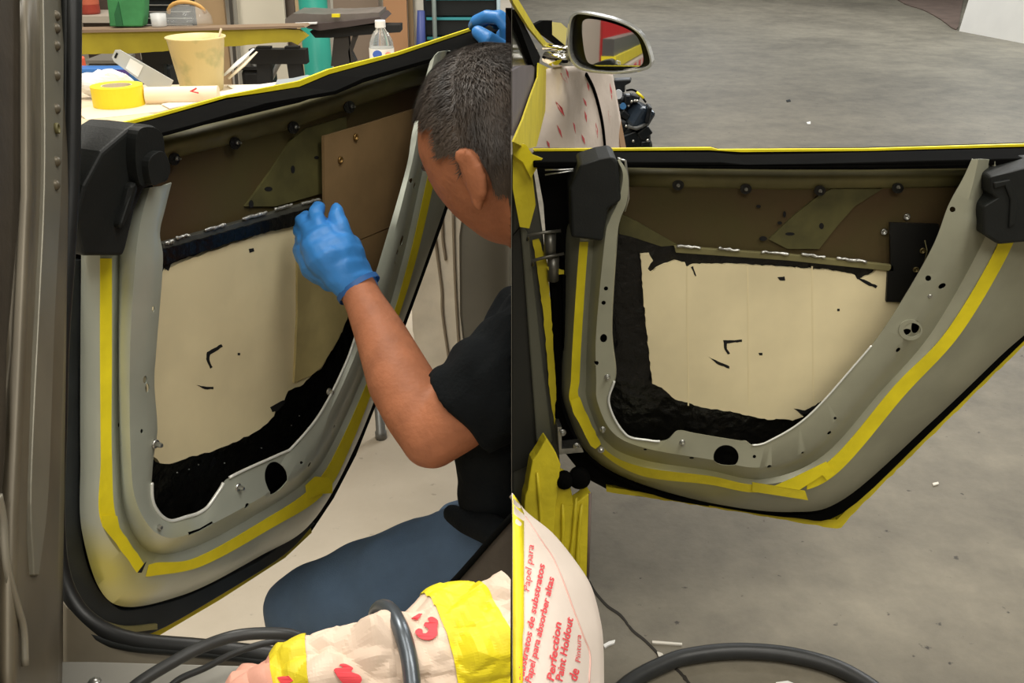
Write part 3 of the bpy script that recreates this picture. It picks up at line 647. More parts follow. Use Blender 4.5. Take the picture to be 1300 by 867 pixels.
flake([(1184, 613), (1191, 611.5), (1192, 614), (1185, 616)], 4, M_chip, 'short pale stub lying on bare concrete')
flake([(998, 127), (1003, 126), (1004, 128.5), (999, 129)], 5, M_dark, 'small dark crumb lying on far concrete')
flake([(1024, 155), (1029, 154), (1029, 157), (1025, 157)], 6, mat('white_chip', S(236, 234, 230), .8), 'small white crumb lying behind the door top')
WP = vplane((5.15, 11.3), (7.0, 10.7))
b0 = atz(1218, 40, 0.0)
q0, q1 = atz(1217.5, 39.5, 0), atz(1325, 60, 0)
tdir = (q1-q0).normalized(); nrm = Vector((tdir.y, -tdir.x, 0)); lean = Vector((0, 0, 1)) - nrm*.12
MB().poly([q0, q1, q1+lean*2.2, q0+lean*2.2 + tdir*.05], -nrm*.03).build('white_sheet', mat('white_panel', S(246, 244, 238), .6, 0, .03, 3), None, label='large white sheet standing on the far concrete floor', cat='sheet')
MB().poly([atz(x, y, .012) for x, y in cr([(1128, -8), (1150, 5), (1172, 12), (1194, 24), (1214, 37), (1219, 20), (1224, -8)], 3)], (0, 0, -.011)).build('brown_floor_patch', mat('patch_brown', S(98, 82, 72), .9, 0, .2, 4), None, label='dark brown patch lying flat beside the white panel', cat='mat')  # thin flat patch of dark brown just above the floor
# ================================================================== LEFT BAY: car with open door
CL = empty('car', (-.45, .95, 0), 'grey car body pillar and sill with stripped rear door that the worker is fitting', 'car')
LD = vplane((-.464, 1.01), (-.074, 1.86))
lskin = [(96, 172), (193, 150), (288, 123), (380, 105), (418, 91), (503, 70), (591, 41), (616, 32), (612, 90), (590, 200), (560, 290), (520, 400), (487, 490), (452, 578), (424, 632), (396, 674), (362, 706), (280, 760), (198, 807), (160, 806), (125, 795), (90, 760), (72, 690), (68, 560), (72, 400), (84, 250)]
ld = plate('door', lskin, LD, -.085, .012, M_blackmat, CL, label='open rear door stripped to silver frame, brown armour plates and beige panel')
plate('edge_tape', [(96, 170), (193, 147), (230, 137), (288, 121), (380, 103), (418, 88), (503, 67), (591, 38), (616, 30), (616, 33), (591, 41.5), (503, 71), (418, 94), (380, 110), (330, 118), (288, 124), (193, 151), (98, 174)], LD, -.082, .005, M_tape, ld)
plate('edge_tape', [(200, 808), (280, 761), (362, 708), (396, 676), (394, 668), (360, 702), (280, 754), (190, 806)], LD, -.080, .02, M_tape2, ld)
plate('door_seal', [(96, 176), (193, 152), (288, 126), (380, 111), (418, 95), (503, 72), (591, 43), (616, 34), (616, 40), (591, 48), (503, 77), (418, 101), (380, 116), (288, 131), (193, 157), (96, 182)], LD, -.070, -.066, M_rub, ld, bevel=.003)
so_ = cr([(96, 330), (71, 420), (68, 560), (71, 680), (90, 757), (125, 793), (165, 803), (198, 802), (280, 756), (362, 704), (400, 664)], 5)
si_ = cr([(108, 330), (102, 420), (101, 560), (104, 680), (120, 738), (145, 768), (168, 774), (232, 759), (300, 727), (340, 705), (394, 662)], 5)
plate('door_seal', si_ + so_[::-1], LD, -.062, .016, mat('lit_rubber', S(40, 43, 45), .4, 0, .2, 20), ld, bevel=.006)  # lighter rubber colour stands in for light on the seal's side
plate('edge_overspray', cr([(73, 690), (84, 735), (100, 765), (128, 785), (160, 795), (200, 792)], 5)+cr([(200, 799), (160, 802), (124, 791), (95, 770), (78, 738), (69, 690)], 5), LD, -.058, .004, M_olive, ld)
def lin(p, q, t): return (p[0]+(q[0]-p[0])*t, p[1]+(q[1]-p[1])*t)
bandstrip('upper_rail', [(205, 172), (300, 150), (380, 131), (452, 106), (545, 76)], [(205, 205), (300, 181), (380, 161), (452, 136), (545, 104)], LD, -.066, -.050, M_olive, ld, 9)
plate('armour_plate', [(200, 203), (300, 180), (380, 160), (452, 135), (545, 103), (530, 250), (480, 330), (408, 262), (208, 318), (195, 318)], LD, -.064, .006, M_brown, ld, label='brown armour plate above the weld rail')
plate('brace', [(312, 262), (345, 216), (370, 178), (389, 163), (440, 148), (440, 220), (411, 245), (350, 262)], LD, -.060, .004, M_patch, ld)
for i, (x, y, a, b) in enumerate([(341, 240, 5, 3), (372, 215, 2.5, 5), (319, 259, 3, 5), (402, 200, 3, 2)]):
    plate('smudge', ragged(circ(x, y, a, b), .6, 2, i), LD, -.0595, .0006, M_dark, ld)
lb = [(224, 201), (301, 181), (375, 161), (446, 135)]
for i, (x, y) in enumerate(lb): plate('sealant_dab', ragged(circ(x-2, y+1, 7, 8), 4.2, 3.5, i+30), LD, -.0495, .0015, M_black, ld)
studs('bolt', lb, LD, -.049, M_steel, ld, .0017, .008)
plate('fitting_board', [(411.5, 173), (470, 156), (540, 134), (545, 200), (520, 280), (493, 289), (455, 305), (430, 312), (413, 290)], LD, -.045, .005, M_tan, ld, label='tan board screwed over the armour plate')
plate('fitting_board', [(430, 315), (455, 306), (493, 290), (520, 281), (510, 340), (470, 420), (440, 400)], LD, -.046, .005, M_tan, ld)
grommets('grommet', [(451, 174), (431.6, 203)], LD, -.0445, mat('brass', S(150, 120, 70), .35, .8), ld, .006)
plate('sealant', ragged([(195, 318), (208, 310), (300, 285), (408, 256), (440, 300), (470, 380), (490, 420), (440, 540), (380, 600), (290, 650), (180, 680), (180, 560)], .8, 6, 19), LD, -.060, .006, M_black, ld, label='black sealant round the beige panel')
lbe = [(203, 350), (209, 343), (222, 337), (260, 322), (300, 308), (330, 297), (355, 291), (377, 285), (381, 330), (400, 345), (440, 372), (446, 392), (430, 430), (408, 468), (396, 476), (385, 488), (366, 496), (361, 508), (351, 516), (348, 528), (330, 545), (300, 561), (270, 573), (240, 580), (215, 589), (203, 588), (190, 575), (186, 480)]
plate('composite_panel', ragged(lbe, 1.0, 5, 21), LD, -.048, .008, M_beige, ld, label='beige composite armour panel with ragged sealant edge')
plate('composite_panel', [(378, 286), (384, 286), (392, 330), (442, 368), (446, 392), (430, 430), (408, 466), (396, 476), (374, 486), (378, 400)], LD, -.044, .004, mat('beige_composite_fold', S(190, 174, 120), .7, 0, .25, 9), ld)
for q, pts in enumerate([[(263, 447), (272, 442), (281, 437), (283, 440), (274, 446), (267, 450), (266, 457), (270, 466), (267, 468), (262, 456)], [(250, 489), (262, 491), (271, 491), (271, 494), (260, 494)], [(302, 448), (305, 448), (305, 451), (302, 451)], [(316, 316), (322, 315), (323, 319), (317, 321)], [(208, 330), (217, 334), (214, 344), (209, 340), (206, 345)], [(343, 517), (352, 512), (360, 508), (362, 512), (352, 522), (346, 523)]]):
    plate('sealant_smear', ragged(pts, .5, 3, q+60), LD, -.0476, .0008, M_dark, ld)
plate('weld_rail', [(207, 309), (300, 283), (409, 253), (409, 260), (300, 291), (208, 317)], LD, -.046, .01, M_steel if False else mat('rail_grey', S(96, 96, 88), .45, .5, .2, 30), ld, bevel=.001)
plate('sealant_bead', ragged([(207, 317), (300, 291), (409, 260), (409, 274), (376, 286), (318, 300), (240, 325), (208, 337)], .8, 5, 33), LD, -.043, .008, M_black, ld)
for i, (a, b, c, d) in enumerate([(211, 308, 219, 306), (225, 302, 240, 298), (261, 292, 285, 286), (309, 278, 338, 270), (350, 266, 370, 260), (384, 258, 405, 253)]): bead('weld_bead', a, b, c, d, LD, -.045, M_weld, ld, 2.8, i+10)

tsL = sorted(set([round(i*.1, 3) for i in range(-20, 131)] + [round(3+i*.03, 3) for i in range(120)]))
r0 = {-2: (103, 240), -1: (103, 280), 0: (103, 330), 1: (102, 450), 2: (102, 580), 3: (105, 680), 4: (142, 765), 5: (230, 756), 6: (330, 706), 7: (396, 663), 8: (452, 565), 9: (506, 425), 10: (541, 330), 11: (574, 232), 12: (590, 150), 13: (596, 70)}
r1 = {-2: (112, 240), -1: (112, 280), 0: (112, 330), 1: (112, 450), 2: (112, 580), 3: (116, 678), 4: (155, 750), 5: (238, 741), 6: (335, 692), 7: (404, 647), 8: (450, 566), 9: (502, 425), 10: (535, 330), 11: (564, 226), 12: (580, 150), 13: (590, 68)}
t0 = {-2: (127, 240), -1: (127, 280), 0: (127, 328), 1: (127, 450), 2: (128, 580), 3: (129, 665), 4: (178, 728), 4.4: (200, 730), 5: (255, 719), 6: (340, 673), 7: (410, 628), 8: (447, 562), 9: (498, 425), 10: (528, 330), 11: (553, 222), 12: (568, 150), 13: (580, 67)}
t1 = {-2: (142, 240), -1: (142, 280), 0: (142, 328), 1: (142, 450), 2: (142, 580), 3: (149, 663), 4: (184, 715), 4.4: (200, 714), 5: (246, 709), 6: (330, 663), 7: (396, 618), 8: (434, 558), 9: (490, 425), 10: (519, 330), 11: (545, 215), 12: (560, 150), 13: (574, 65)}
g0 = {-2: (158, 240), -1: (152, 280), 0: (151, 330), 1: (150, 450), 2: (152, 580), 3: (160, 655), 4: (190, 700), 5: (243, 696), 6: (326, 653), 7: (388, 611), 8: (426, 556), 9: (482, 425), 10: (511, 330), 11: (537, 215), 12: (552, 150), 13: (569, 64)}
g1 = {-2: (175, 240), -1: (163, 280), 0: (158, 330), 1: (153, 450), 2: (157, 580), 3: (167, 645), 4: (195, 688), 5: (240, 685), 6: (322, 645), 7: (381, 605), 8: (419, 554), 9: (475, 425), 10: (505, 330), 11: (531, 215), 12: (546, 150), 13: (563, 65)}
c0 = {-2: (190, 238), -1: (180, 275), 0: (172, 330), 1: (165, 450), 2: (166, 580), 3: (174, 640), 4: (201, 678), 5: (240, 678), 6: (320, 638), 7: (377, 600), 8: (413, 551), 9: (470, 425), 10: (500, 330), 11: (526, 215), 12: (541, 150), 13: (557, 66)}
c1 = {-2: (206, 236), -1: (198, 272), 0: (192, 330), 1: (184, 450), 2: (184, 585), 3: (185, 634), 4: (210, 668), 5: (255, 665), 6: (335, 618), 7: (388, 572), 8: (424, 512), 9: (461, 425), 10: (491, 330), 11: (521, 215), 12: (534, 150), 13: (552, 70)}
e0 = {-2: (218, 232), -1: (209, 268), -.5: (203, 296), 0: (207, 330), 1: (198, 450), 1.4: (196, 490), 1.7: (200, 545), 2: (195, 580), 3: (193, 631), 3.6: (202, 652), 4: (216, 661), 4.4: (234, 657), 5: (262, 645), 5.2: (280, 620), 5.35: (288, 608), 6: (361, 574), 6.1: (368, 571), 7: (405, 527), 8: (436, 468), 9: (452, 425), 10: (482, 330), 11: (515, 216), 12: (524, 165), 12.5: (540, 100), 13: (546, 78)}
holes_l = [circ(347, 607, 13, 21, 28, .12), circ(309, 641, 3.2, 4), circ(378, 586, 2), circ(394, 590, 2.8, 3.5), circ(184, 492, 4, 6), circ(180, 481, 3.5, 5), [(233, 674), (248, 669), (264, 660), (265, 663), (250, 673), (235, 679)], circ(513, 306, 5, 7, 14, .3), circ(503, 320, 3, 4), circ(518, 229, 3, 3.5), circ(531, 236, 3.5, 4.5), circ(503, 334, 2.2, 3), circ(193, 392, 2.5, 4), circ(175, 546, 2, 3), circ(428, 542, 1.8, 2.4)]
fo = loft('inner_frame', [(r0, -.060), (r0, -.052), (r1, -.030), (t0, -.006), (t1, -.003), (g0, -.010), (g1, .012), (c0, .028), (c1, .026), (e0, .018), (e0, .012), (e0, -.010)], tsL, LD, M_silver, ld, .0014, holes_l)
w0 = worigin(fo)
fo.data.materials[0] = overspray(M_silver, 'silver_overspray_left', [(LD(124, 735, -.03)-w0, .085, .8), (LD(160, 762, -.04)-w0, .06, .6), (LD(205, 690, .0)-w0, .05, .35)], S(190, 180, 60))
MB().sweep([LD(x, y, .0195) for x, y in ringpts(e0, [2.6+i*.04 for i in range(68)])], .0025, 8).build('edge_lip', mat('lip_highlight', S(226, 228, 222), .3, .2), ld, True)  # lip in a lighter colour that stands in for caught light
MB().sweep([LD(x, y, .0195) for x, y in ringpts(e0, [5.38+i*.05 for i in range(74)])], .0022, 8).build('edge_lip', mat('lip_highlight', S(226, 228, 222), .3, .2), ld, True)
ribbon('tape_strip', t0, t1, 0, 3.0, LD, -.0046, ld)
tape('tape_strip', ragged([(129, 655), (149, 655), (152, 670), (183, 716), (174, 727), (148, 690), (142, 683), (130, 668)], .7, 7, 6), LD, .001, ld)
tape('tape_strip', [(183, 716), (186, 713), (180, 727), (175, 727)], LD, .0015, ld, M_dark)
ribbon('tape_strip', t0, t1, 4.15, 7.0, LD, -.0044, ld)
tape('tape_strip', [(388, 616), (400, 605), (417, 606), (422, 613), (422, 626), (408, 627), (390, 634)], LD, .0018, ld)
ribbon('tape_strip', t0, t1, 7.05, 11.0, LD, -.0040, ld)
studs('bolt', [(196, 563), (196, 667), (301, 618)], LD, .020, M_steel, ld, .0034, .013)
studs('bolt', [(417, 497)], LD, .014, M_steel, ld, .0034, .01)
for i, (x, y) in enumerate([(316, 553), (225, 600), (252, 590), (332, 569), (285, 588), (240, 596), (380, 528), (370, 540)]): MB().ell(LD(x, y, -.0595), (.0013, .0013, .0013), None, 6, 5).build('glint_chip', M_steel, ld, True)
cover('corner_cover', [(129, 192), (161, 165), (172, 158), (196, 159), (209, 172), (211, 192), (217, 205), (218, 220), (214, 231), (184, 239), (172, 267), (161, 314), (157, 325), (106, 325), (96, 274), (106, 235)], LD, .032, .07, ld)
plate('cover_ridge', cr([(176, 166), (190, 161), (205, 168), (209, 190), (206, 222), (193, 232), (180, 236), (174, 220), (172, 190)], 4, True), LD, .046, .016, M_plast, ld, bevel=.005)
plate('cover_ridge', cr([(189, 205), (204, 192), (214, 203), (216, 220), (207, 230), (193, 234)], 4, True), LD, .056, .012, M_plast, ld, bevel=.004)
plate('cover_ridge', [(166, 236), (174, 230), (176, 240), (168, 268), (156, 292), (152, 286), (160, 262)], LD, .042, .012, M_plast, ld, bevel=.004)
MB().sweep([LD(101, 208, -.02), LD(122, 200, 0), LD(130, 190, .01)], .0035, 8).build('link_rod', M_steel, ld, True)

# ------------------------------------------------------------------ body pillar, weatherstrip and sill (left)
BP = vplane((-.395, .75), (-.435, .97))
M_body = mat('grey_brown_body', S(108, 100, 84), .45, .3, .16, 14)
M_bodyd = mat('brown_trim', S(62, 54, 44), .6, 0, .25, 12, .1, 60)
rows = []; keys = [(-40, .78), (0, .78), (27, .785), (31, .79), (35, .786), (40, .80), (62, .81), (80, .82), (88, .86)]
def pilx(x, y): return x + (0 if y < 250 else -(min(y, 700)-250)/450*(14 if x > 36 else 20))*(1 if x > 10 else .0)
yy = [-30, 60, 150, 250, 350, 450, 550, 650, 740, 800, 850, 910]
V = []; F = []; wz = [0, 0, .006, .016, .010, -.004, -.002, -.004, -.03]
for y in yy:
    for (x, _), w in zip(keys, wz): V.append(BP(pilx(x, y), y, w))
n = len(keys)
for i in range(len(yy)-1):
    for j in range(n-1): F.append((i*n+j, i*n+j+1, (i+1)*n+j+1, (i+1)*n+j))
pil = mk('body_pillar', V, F, M_body, CL, True); sm = pil.modifiers.new('t', 'SOLIDIFY'); sm.thickness = .004; sm.offset = -1
plate('pillar_trim', [(-40, -30), (26, -30), (27, 250), (16, 380), (9, 450), (8, 560), (2, 640), (-40, 660)], BP, .010, .004, M_bodyd, CL, bevel=.002)
MB().sweep([BP(x, y, .016) for x, y in cr([(-2, 628), (4, 660), (9, 720), (22, 770), (30, 800), (32, 845)], 5)], .0026, 8).build('weld_flange', mat('flange_grey', S(132, 127, 114), .4, .3), CL, True)
plate('pillar_flange', cr([(55, -30), (57, 100), (57, 240), (50, 400), (44, 520), (40, 640), (44, 730)], 4)+cr([(50, 730), (61, 640), (66, 520), (70, 400), (78, 240), (81, 100), (82, -30)], 4), BP, .004, .006, mat('body_grey', S(126, 122, 108), .42, .3, .12, 12), pil, bevel=.001)
for x, y in [(70, 20), (70, 36), (70, 58), (70, 96), (70, 138), (70, 205), (69, 235)]: MB().ell(BP(x, y, .003), (.005, .005, .005), None, 12, 8).build('dimple', M_body, pil, True)
grommets('grommet', [(70.5, 163)], BP, .004, M_olive, CL, .005)
# weatherstrip tube round the opening
WS = [(93, -20), (92, 120), (90, 230), (84, 330), (77, 430), (74, 540), (71, 640), (76, 720), (96, 770), (130, 799), (175, 814), (260, 822), (350, 832), (420, 838)]
ws = cr(WS, 6); dep = np.interp(range(len(ws)), [0, 12, 30, 48, 60, 78], [.90, .90, .885, .875, .87, .87])
MB().sweep([atd(x, y, float(d)) for (x, y), d in zip(ws, dep)], .0080, 12).build('weatherstrip', mat('strip_rubber', S(28, 29, 29), .45, 0, .15, 30), CL, True)
ws2 = [(x-9-3*(i > 36), y+3*(i > 36)+(4 if i > 46 else 0)) for i, (x, y) in enumerate(ws)]
MB().sweep([atd(x, y, float(d)-.004) for (x, y), d in zip(ws2, dep)], .0042, 10).build('weatherstrip_lip', M_plast, CL, True)
# lower body below the strip and the sill plate
BL = Pl(atd(120, 830, .85), (.15, -.75, .64))
plate('lower_body', [(10, 720), (40, 745), (66, 740), (92, 775), (128, 806), (175, 822), (260, 832), (360, 842), (420, 846), (420, 852), (200, 846), (36, 842)], BL, -.012, .02, M_body, CL, bevel=.002)
SLP = Pl(atd(150, 850, .84), (.02, -.35, .93))
plate('sill', [(-40, 842), (40, 840), (120, 840), (330, 846), (430, 852), (640, 870), (640, 1000), (-40, 1000)], SLP, .006, .03, mat('sill_grey', S(150, 148, 140), .4, .3, .1, 8), CL, bevel=.004)
MB().ell(SLP(120, 866, .008), (.006, .006, .003), None, 12, 8).build('bolt', M_steel, CL, True)
# brown inner trim running up behind the paper
TP = Pl(atd(600, 740, .98), (-.35, -.8, .45))
te = cr([(480, 812), (530, 778), (566, 748), (596, 716), (622, 686), (650.0, 655)], 5)
plate('wheelhouse_trim', te + [(649.9, 800), (500, 840)], TP, 0, .03, M_bodyd, CL)
MB().sweep([TP(x, y, .004) for x, y in te], .0035, 8).build('trim_edge', M_rub, CL, True)

# ------------------------------------------------------------------ crumpled paper over the sill
def tubepaper(name, spine, rad, m, parent=None, seg=110, k=24, seed=0, amp=.012, a0=0, a1=2*math.pi, extra=0.0, s0=0, s1=1, **kw):
    sp = cr([tuple(p) for p in spine], k); rr = cr([(r,) for r in rad], k); n = len(sp)
    idx = [i for i in range(n) if s0*(n-1) <= i <= s1*(n-1)]
    V = []; prev = None; frames = []
    for i in range(n):
        p = Vector(sp[i]); t = (Vector(sp[min(i+1, n-1)])-Vector(sp[max(i-1, 0)])).normalized()
        up = Vector((0, 0, 1)); u = (up-t*up.dot(t)).normalized(); w = t.cross(u); frames.append((p, u, w))
    cols = seg+1
    for i in idx:
        p, u, w = frames[i]
        for j in range(cols):
            q = a0+(a1-a0)*j/seg; d = u*math.cos(q)+w*math.sin(q); b = p+d*rr[i][0]
            v1 = noise.voronoi((b+Vector((seed, 0, 0)))*17)[0]; v2 = noise.voronoi((b+Vector((0, seed, 3)))*38)[0]
            V.append(p + d*(rr[i][0] + extra + amp*(v1[1]-v1[0]-.35)*1.0 + amp*.42*(v2[1]-v2[0]-.3)))
    F = [(i*cols+j, i*cols+j+1, (i+1)*cols+j+1, (i+1)*cols+j) for i in range(len(idx)-1) for j in range(seg)]
    o = mk(name, V, F, m, parent, False, **kw); so = o.modifiers.new('t', 'SOLIDIFY'); so.thickness = .0007; so.offset = -1
    return o
spn = [atd(300, 905, .72), atd(360, 880, .73), atd(440, 862, .74), atd(540, 845, .76), atd(649, 812, .79)]
rads = [.020, .036, .043, .050, .058]
M_krp = mat('crumpled_paper', S(214, 192, 172), .75, 0, .08, 12, .1, 40)
lp = tubepaper('masking_paper_sheet', spn, rads, M_krp, CL, seed=2, amp=.020, label='crumpled masking paper with red print and tape patches over the car sill')
tubepaper('tape_patch', spn, rads, M_tape, lp, seed=2, amp=.020, extra=.0016, s0=.79, s1=.945, a0=-1.3, a1=2.2, seg=90)
tubepaper('tape_patch', spn, rads, M_tape2, lp, seed=2, amp=.020, extra=.0016, s0=.22, s1=.38, a0=-1.3, a1=2.2, seg=90)
M_pink = mat('pink_paper', S(206, 150, 130), .75, 0, .15, 20)
tubepaper('print_patch', spn, rads, M_pink, lp, seed=2, amp=.020, extra=.0012, s0=.0, s1=.24, a0=-1.3, a1=2.2, seg=90)
for o_ in [lp]+list(lp.children): bisect_keep(o_, (-.0012, 0, 0), (1, 0, 0), False)
bvh = None
def on_paper(x, y):
    from mathutils.bvhtree import BVHTree
    global bvh
    if bvh is None:
        mw = worigin(lp); bvh = BVHTree.FromPolygons([v.co+mw for v in lp.data.vertices], [tuple(p.vertices) for p in lp.data.polygons])
    h = bvh.ray_cast(CAMP, ray(x, y).normalized())
    return h[0] - ray(x, y).normalized()*.0022 if h[0] is not None else None
def red_mark(pts):
    P = ragged(pts, .2, 3, 1); Q = [on_paper(x, y) for x, y in P]
    if any(q is None for q in Q): return
    c = (sum(p[0] for p in P)/len(P), sum(p[1] for p in P)/len(P)); V = Q; F = []
    tri = tessellate_polygon([[Vector((x, y, 0)) for x, y in P]])
    o = mk('print_mark', V, [tuple(t) for t in tri], M_red, lp); so = o.modifiers.new('t', 'SOLIDIFY'); so.thickness = .0006; so.offset = 0
red_mark(cr([(527, 803), (531, 798), (536, 799), (537, 804), (542, 803), (544, 799), (541, 796), (538, 794), (540, 790), (545, 790), (543, 785), (549, 783), (556, 788), (555, 797), (555, 806), (547, 812), (535, 811)], 3, True))
red_mark(cr([(424, 850), (436, 848), (431, 844), (438, 843), (448, 848), (446, 853), (456, 857), (459, 864), (450, 872), (436, 868)], 4, True))
red_mark([(522, 785), (532, 779), (536, 779), (530, 787)])
red_mark([(642, 800), (646, 798), (648.5, 806), (648.5, 818), (644, 815)])
red_mark([(352, 860), (366, 858), (372, 864), (360, 872)])
# hoses by the sill
MB().sweep([atd(x, y, d) for x, y, d in cr([(478, 790, .80), (478, 778, .78), (485, 771, .765), (496, 776, .75), (508, 797, .728), (517, 825, .715), (522, 855, .705), (524, 890, .70), (520, 930, .72)], 6)], .0066, 14).build('bent_tube', mat('dark_steel_tube', S(92, 98, 104), .3, .6), None, True, label='bent dark steel tube hooked over the crumpled masking paper', cat='tube')
MB().sweep([atd(x, y, d) for x, y, d in cr([(150, 890, .76), (178, 866, .765), (215, 843, .775), (255, 822, .785), (300, 807, .79), (345, 804, .80), (375, 808, .81), (400, 825, .82), (430, 850, .83)], 6)], .0052, 12).build('cable', M_hose, None, True, label='thick black cable looping along the car sill', cat='cable')
MB().sweep([atd(x, y, d) for x, y, d in cr([(200, 890, .80), (225, 864, .81), (260, 848, .815), (300, 828, .82), (345, 815, .825), (385, 816, .83)], 6)], .0030, 10).build('cable', M_hose, None, True, label='thinner black cable behind the thick cable on the sill', cat='cable')
# ================================================================== LEFT BAY: workbench and what stands behind
BZ = .82
M_wood = mat('pale_bench_top', S(212, 196, 168), .6, 0, .08, 5, 0, 1, stretch=(1, 8, 1))
bench = empty('workbench', (-.9, 2.4, 0), 'pale topped workbench on tube legs behind the open door', 'workbench')
box('bench_top', (-.85, 2.49, BZ-.02), (1.66, .82, .04), M_wood, bench, bevel=.004)
for x, y in [(-1.6, 2.14), (-1.6, 2.84), (-.08, 2.84)]: MB().lathe((x, y, 0), [(.022, 0), (.022, BZ-.04)], 14).build('leg', M_silver, bench, True)
lp0 = atz(484, 556, 0)
MB().lathe((lp0.x, lp0.y, 0), [(.016, 0), (.016, .02), (.013, .021), (.013, BZ-.04)], 14).build('leg', mat('leg_grey', S(120, 120, 116), .4, .5), bench, True)
# masking paper hanging from the bench front, and the dull panel beside it
HP = Pl((0, 2.055, 0), (0, -1, 0))
hang = [(545, 205), (600, 205), (590, 250), (583, 300), (584, 400), (592, 470), (602, 490), (560, 500), (540, 500), (524, 420), (520, 330), (530, 260)]
hp_ = plate('masking_paper', hang, HP, 0, .002, mat('hanging_paper', S(242, 232, 212), .75, 0, .10, 14, .3, 20), None, label='pale masking paper hanging down behind the worker', cat='masking paper')
for pts in ([(552, 300), (556, 330), (561, 370), (562, 400), (572, 470)], [(560, 240), (562, 300), (566, 330)], [(575, 260), (578, 360), (584, 460)]):
    MB().sweep([HP(x, y, .004) for x, y in cr(pts, 5)], .0035, 6).build('fold', mat('fold_shade', S(150, 136, 116), .8), hp_, True)  # darker colour stands in for shade along the paper folds
plate('hanging_panel', [(581, 205), (649.5, 205), (649.5, 520), (600, 520), (584, 470)], HP, -.008, .012, mat('grey_green_panel', S(128, 124, 112), .6, 0, .12, 4), None, label='grey green panel standing upright behind the worker', cat='panel')

def onb(x, y, dz=0): return atz(x, y, BZ+dz)
# sheets on the bench
def sheet(name, pts, dz, th, m, label, cat):
    MB().poly([atz(x, y, BZ+dz+th) for x, y in pts], (0, 0, -th)).build(name, m, None, label=label, cat=cat)
M_card = mat('pale_card', S(222, 208, 182), .7, 0, .05, 8)
sheet('card_sheet', [(96, 140), (120, 134), (210, 131), (260, 128), (200, 142), (110, 152)], .001, .004, M_card, 'cream card sheet under the yellow tape roll', 'card')
sheet('card_sheet', [(205, 132), (300, 112), (350, 106), (345, 112), (280, 124), (215, 137)], .0065, .003, mat('white_card', S(232, 226, 214), .7), 'white card sheet lying below the paper roll', 'card')
sheet('card_sheet', [(96, 152), (180, 143), (200, 145), (150, 165), (96, 172)], .001, .003, mat('buff_card', S(206, 190, 158), .7), 'buff card sheet at the bench corner by the door edge', 'card')
c0_ = onb(210, 128, .011); c1_ = onb(275, 119, .011)
MB().sweep([c0_, (c0_*.4+c1_*.6), c1_], [.004, .0045, .003], 8).build('mixing_stick', mat('grey_stick', S(150, 140, 124), .6), None, True, label='thin grey mixing stick lying below the paper roll', cat='stick')
# yellow tape roll
t_ = onb(152, 133, .005); r_ = .066
mb = MB().lathe(t_, [(r_*.6, .0), (r_, .0), (r_, .052), (r_*.6, .052), (r_*.6, 0)], 40, cap=False)
tr = mb.build('tape_roll', mat('roll_yellow', S(250, 222, 44), .5), None, label='roll of yellow masking tape on a card sheet', cat='tape')
MB().lathe(t_, [(r_*.55, .001), (r_*.595, .001), (r_*.595, .051), (r_*.55, .051), (r_*.55, .001)], 40, cap=False).build('core', M_card, tr)
tm = tr.modifiers.new('e', 'EDGE_SPLIT')
# paper roll
pr0 = onb(186, 122, .024); pr1 = onb(281, 118, .024)
pr1.y = pr0.y + .02
pr = MB().sweep([pr0, pr1], .024, 24).build('paper_roll', mat('roll_cream', S(240, 220, 190), .65), None, True, label='cream paper roll with red arrow mark beside the tape roll', cat='paper roll')
pe = pr.modifiers.new('e', 'EDGE_SPLIT')
prp = Pl(pr0+Vector((0, -.0255, 0)), (0, -1, 0))
plate('arrow_mark', [(240, 116), (249, 111), (250, 113), (245, 116), (252, 117), (252, 119)], prp, 0, .001, M_red, pr)
# white crumpled rag
rgc = onb(140, 122, 0); rag = MB().ell((rgc.x, 2.68, BZ+.044), (.085, .035, .032), None, 28, 18)
for v in rag.v: 
    q = noise.voronoi(v*28)[0]; v += Vector((0, 0, 1))*((q[1]-q[0]-.3)*.018) + noise.noise_vector(v*22)*.012
rag.build('paper_rag', mat('white_rag', S(238, 236, 232), .7), None, label='white crumpled paper rag behind the tape roll', cat='rag')
# blue pack with orange cap tub
bp = onb(140, 108, .0); bp.y = 2.80
pk = box('blue_pack', (bp.x+.01, bp.y+.02, BZ+.032), (.20, .06, .064), mat('blue_pack', S(52, 104, 168), .45), None, bevel=.01, label='blue carton with purple panel behind the white rag', cat='carton')
box('purple_panel', (bp.x+.055, bp.y-.011, BZ+.045), (.09, .003, .03), mat('purple_print', S(84, 66, 140), .5), pk)
oc = onb(114, 105, 0)
tb = MB().lathe((oc.x, 2.86, BZ), [(.03, 0), (.03, .055), (.024, .06)], 20).build('glue_tub', M_card, None, label='small tub with orange cap behind the blue carton', cat='tub')
MB().lathe((oc.x, 2.86, BZ+.06), [(.026, 0), (.026, .022), (.024, .025)], 20).build('cap', mat('orange_cap', S(232, 96, 58), .5), tb)
# plastic spreader leaning on the carton
spb = atY(214, 114, 2.70); spb.z = max(spb.z, BZ+.012); spt = atY(144, 68, 2.72)
d_ = (spt-spb).normalized(); s_ = d_.cross(Vector((0, -1, 0))).normalized(); nn = d_.cross(s_)
mb = MB().poly([spb-s_*.03, spb+s_*.03, spt+s_*.019-d_*.01, spt+s_*.012, spt-s_*.012, spt-s_*.019-d_*.01], nn*.004)
spd = mb.build('spreader', mat('grey_plastic', S(188, 190, 188), .4), None, label='translucent grey plastic spreader leaning behind the rag', cat='spreader')
lc = spb+(spt-spb)*.62
MB().poly([lc-s_*.018-d_*.02-nn*.001, lc+s_*.018-d_*.02-nn*.001, lc+s_*.016+d_*.02-nn*.001, lc-s_*.016+d_*.02-nn*.001], -nn*.0008).build('sticker', mat('white_label', S(236, 236, 234), .6), spd)
lc = spb+(spt-spb)*.93
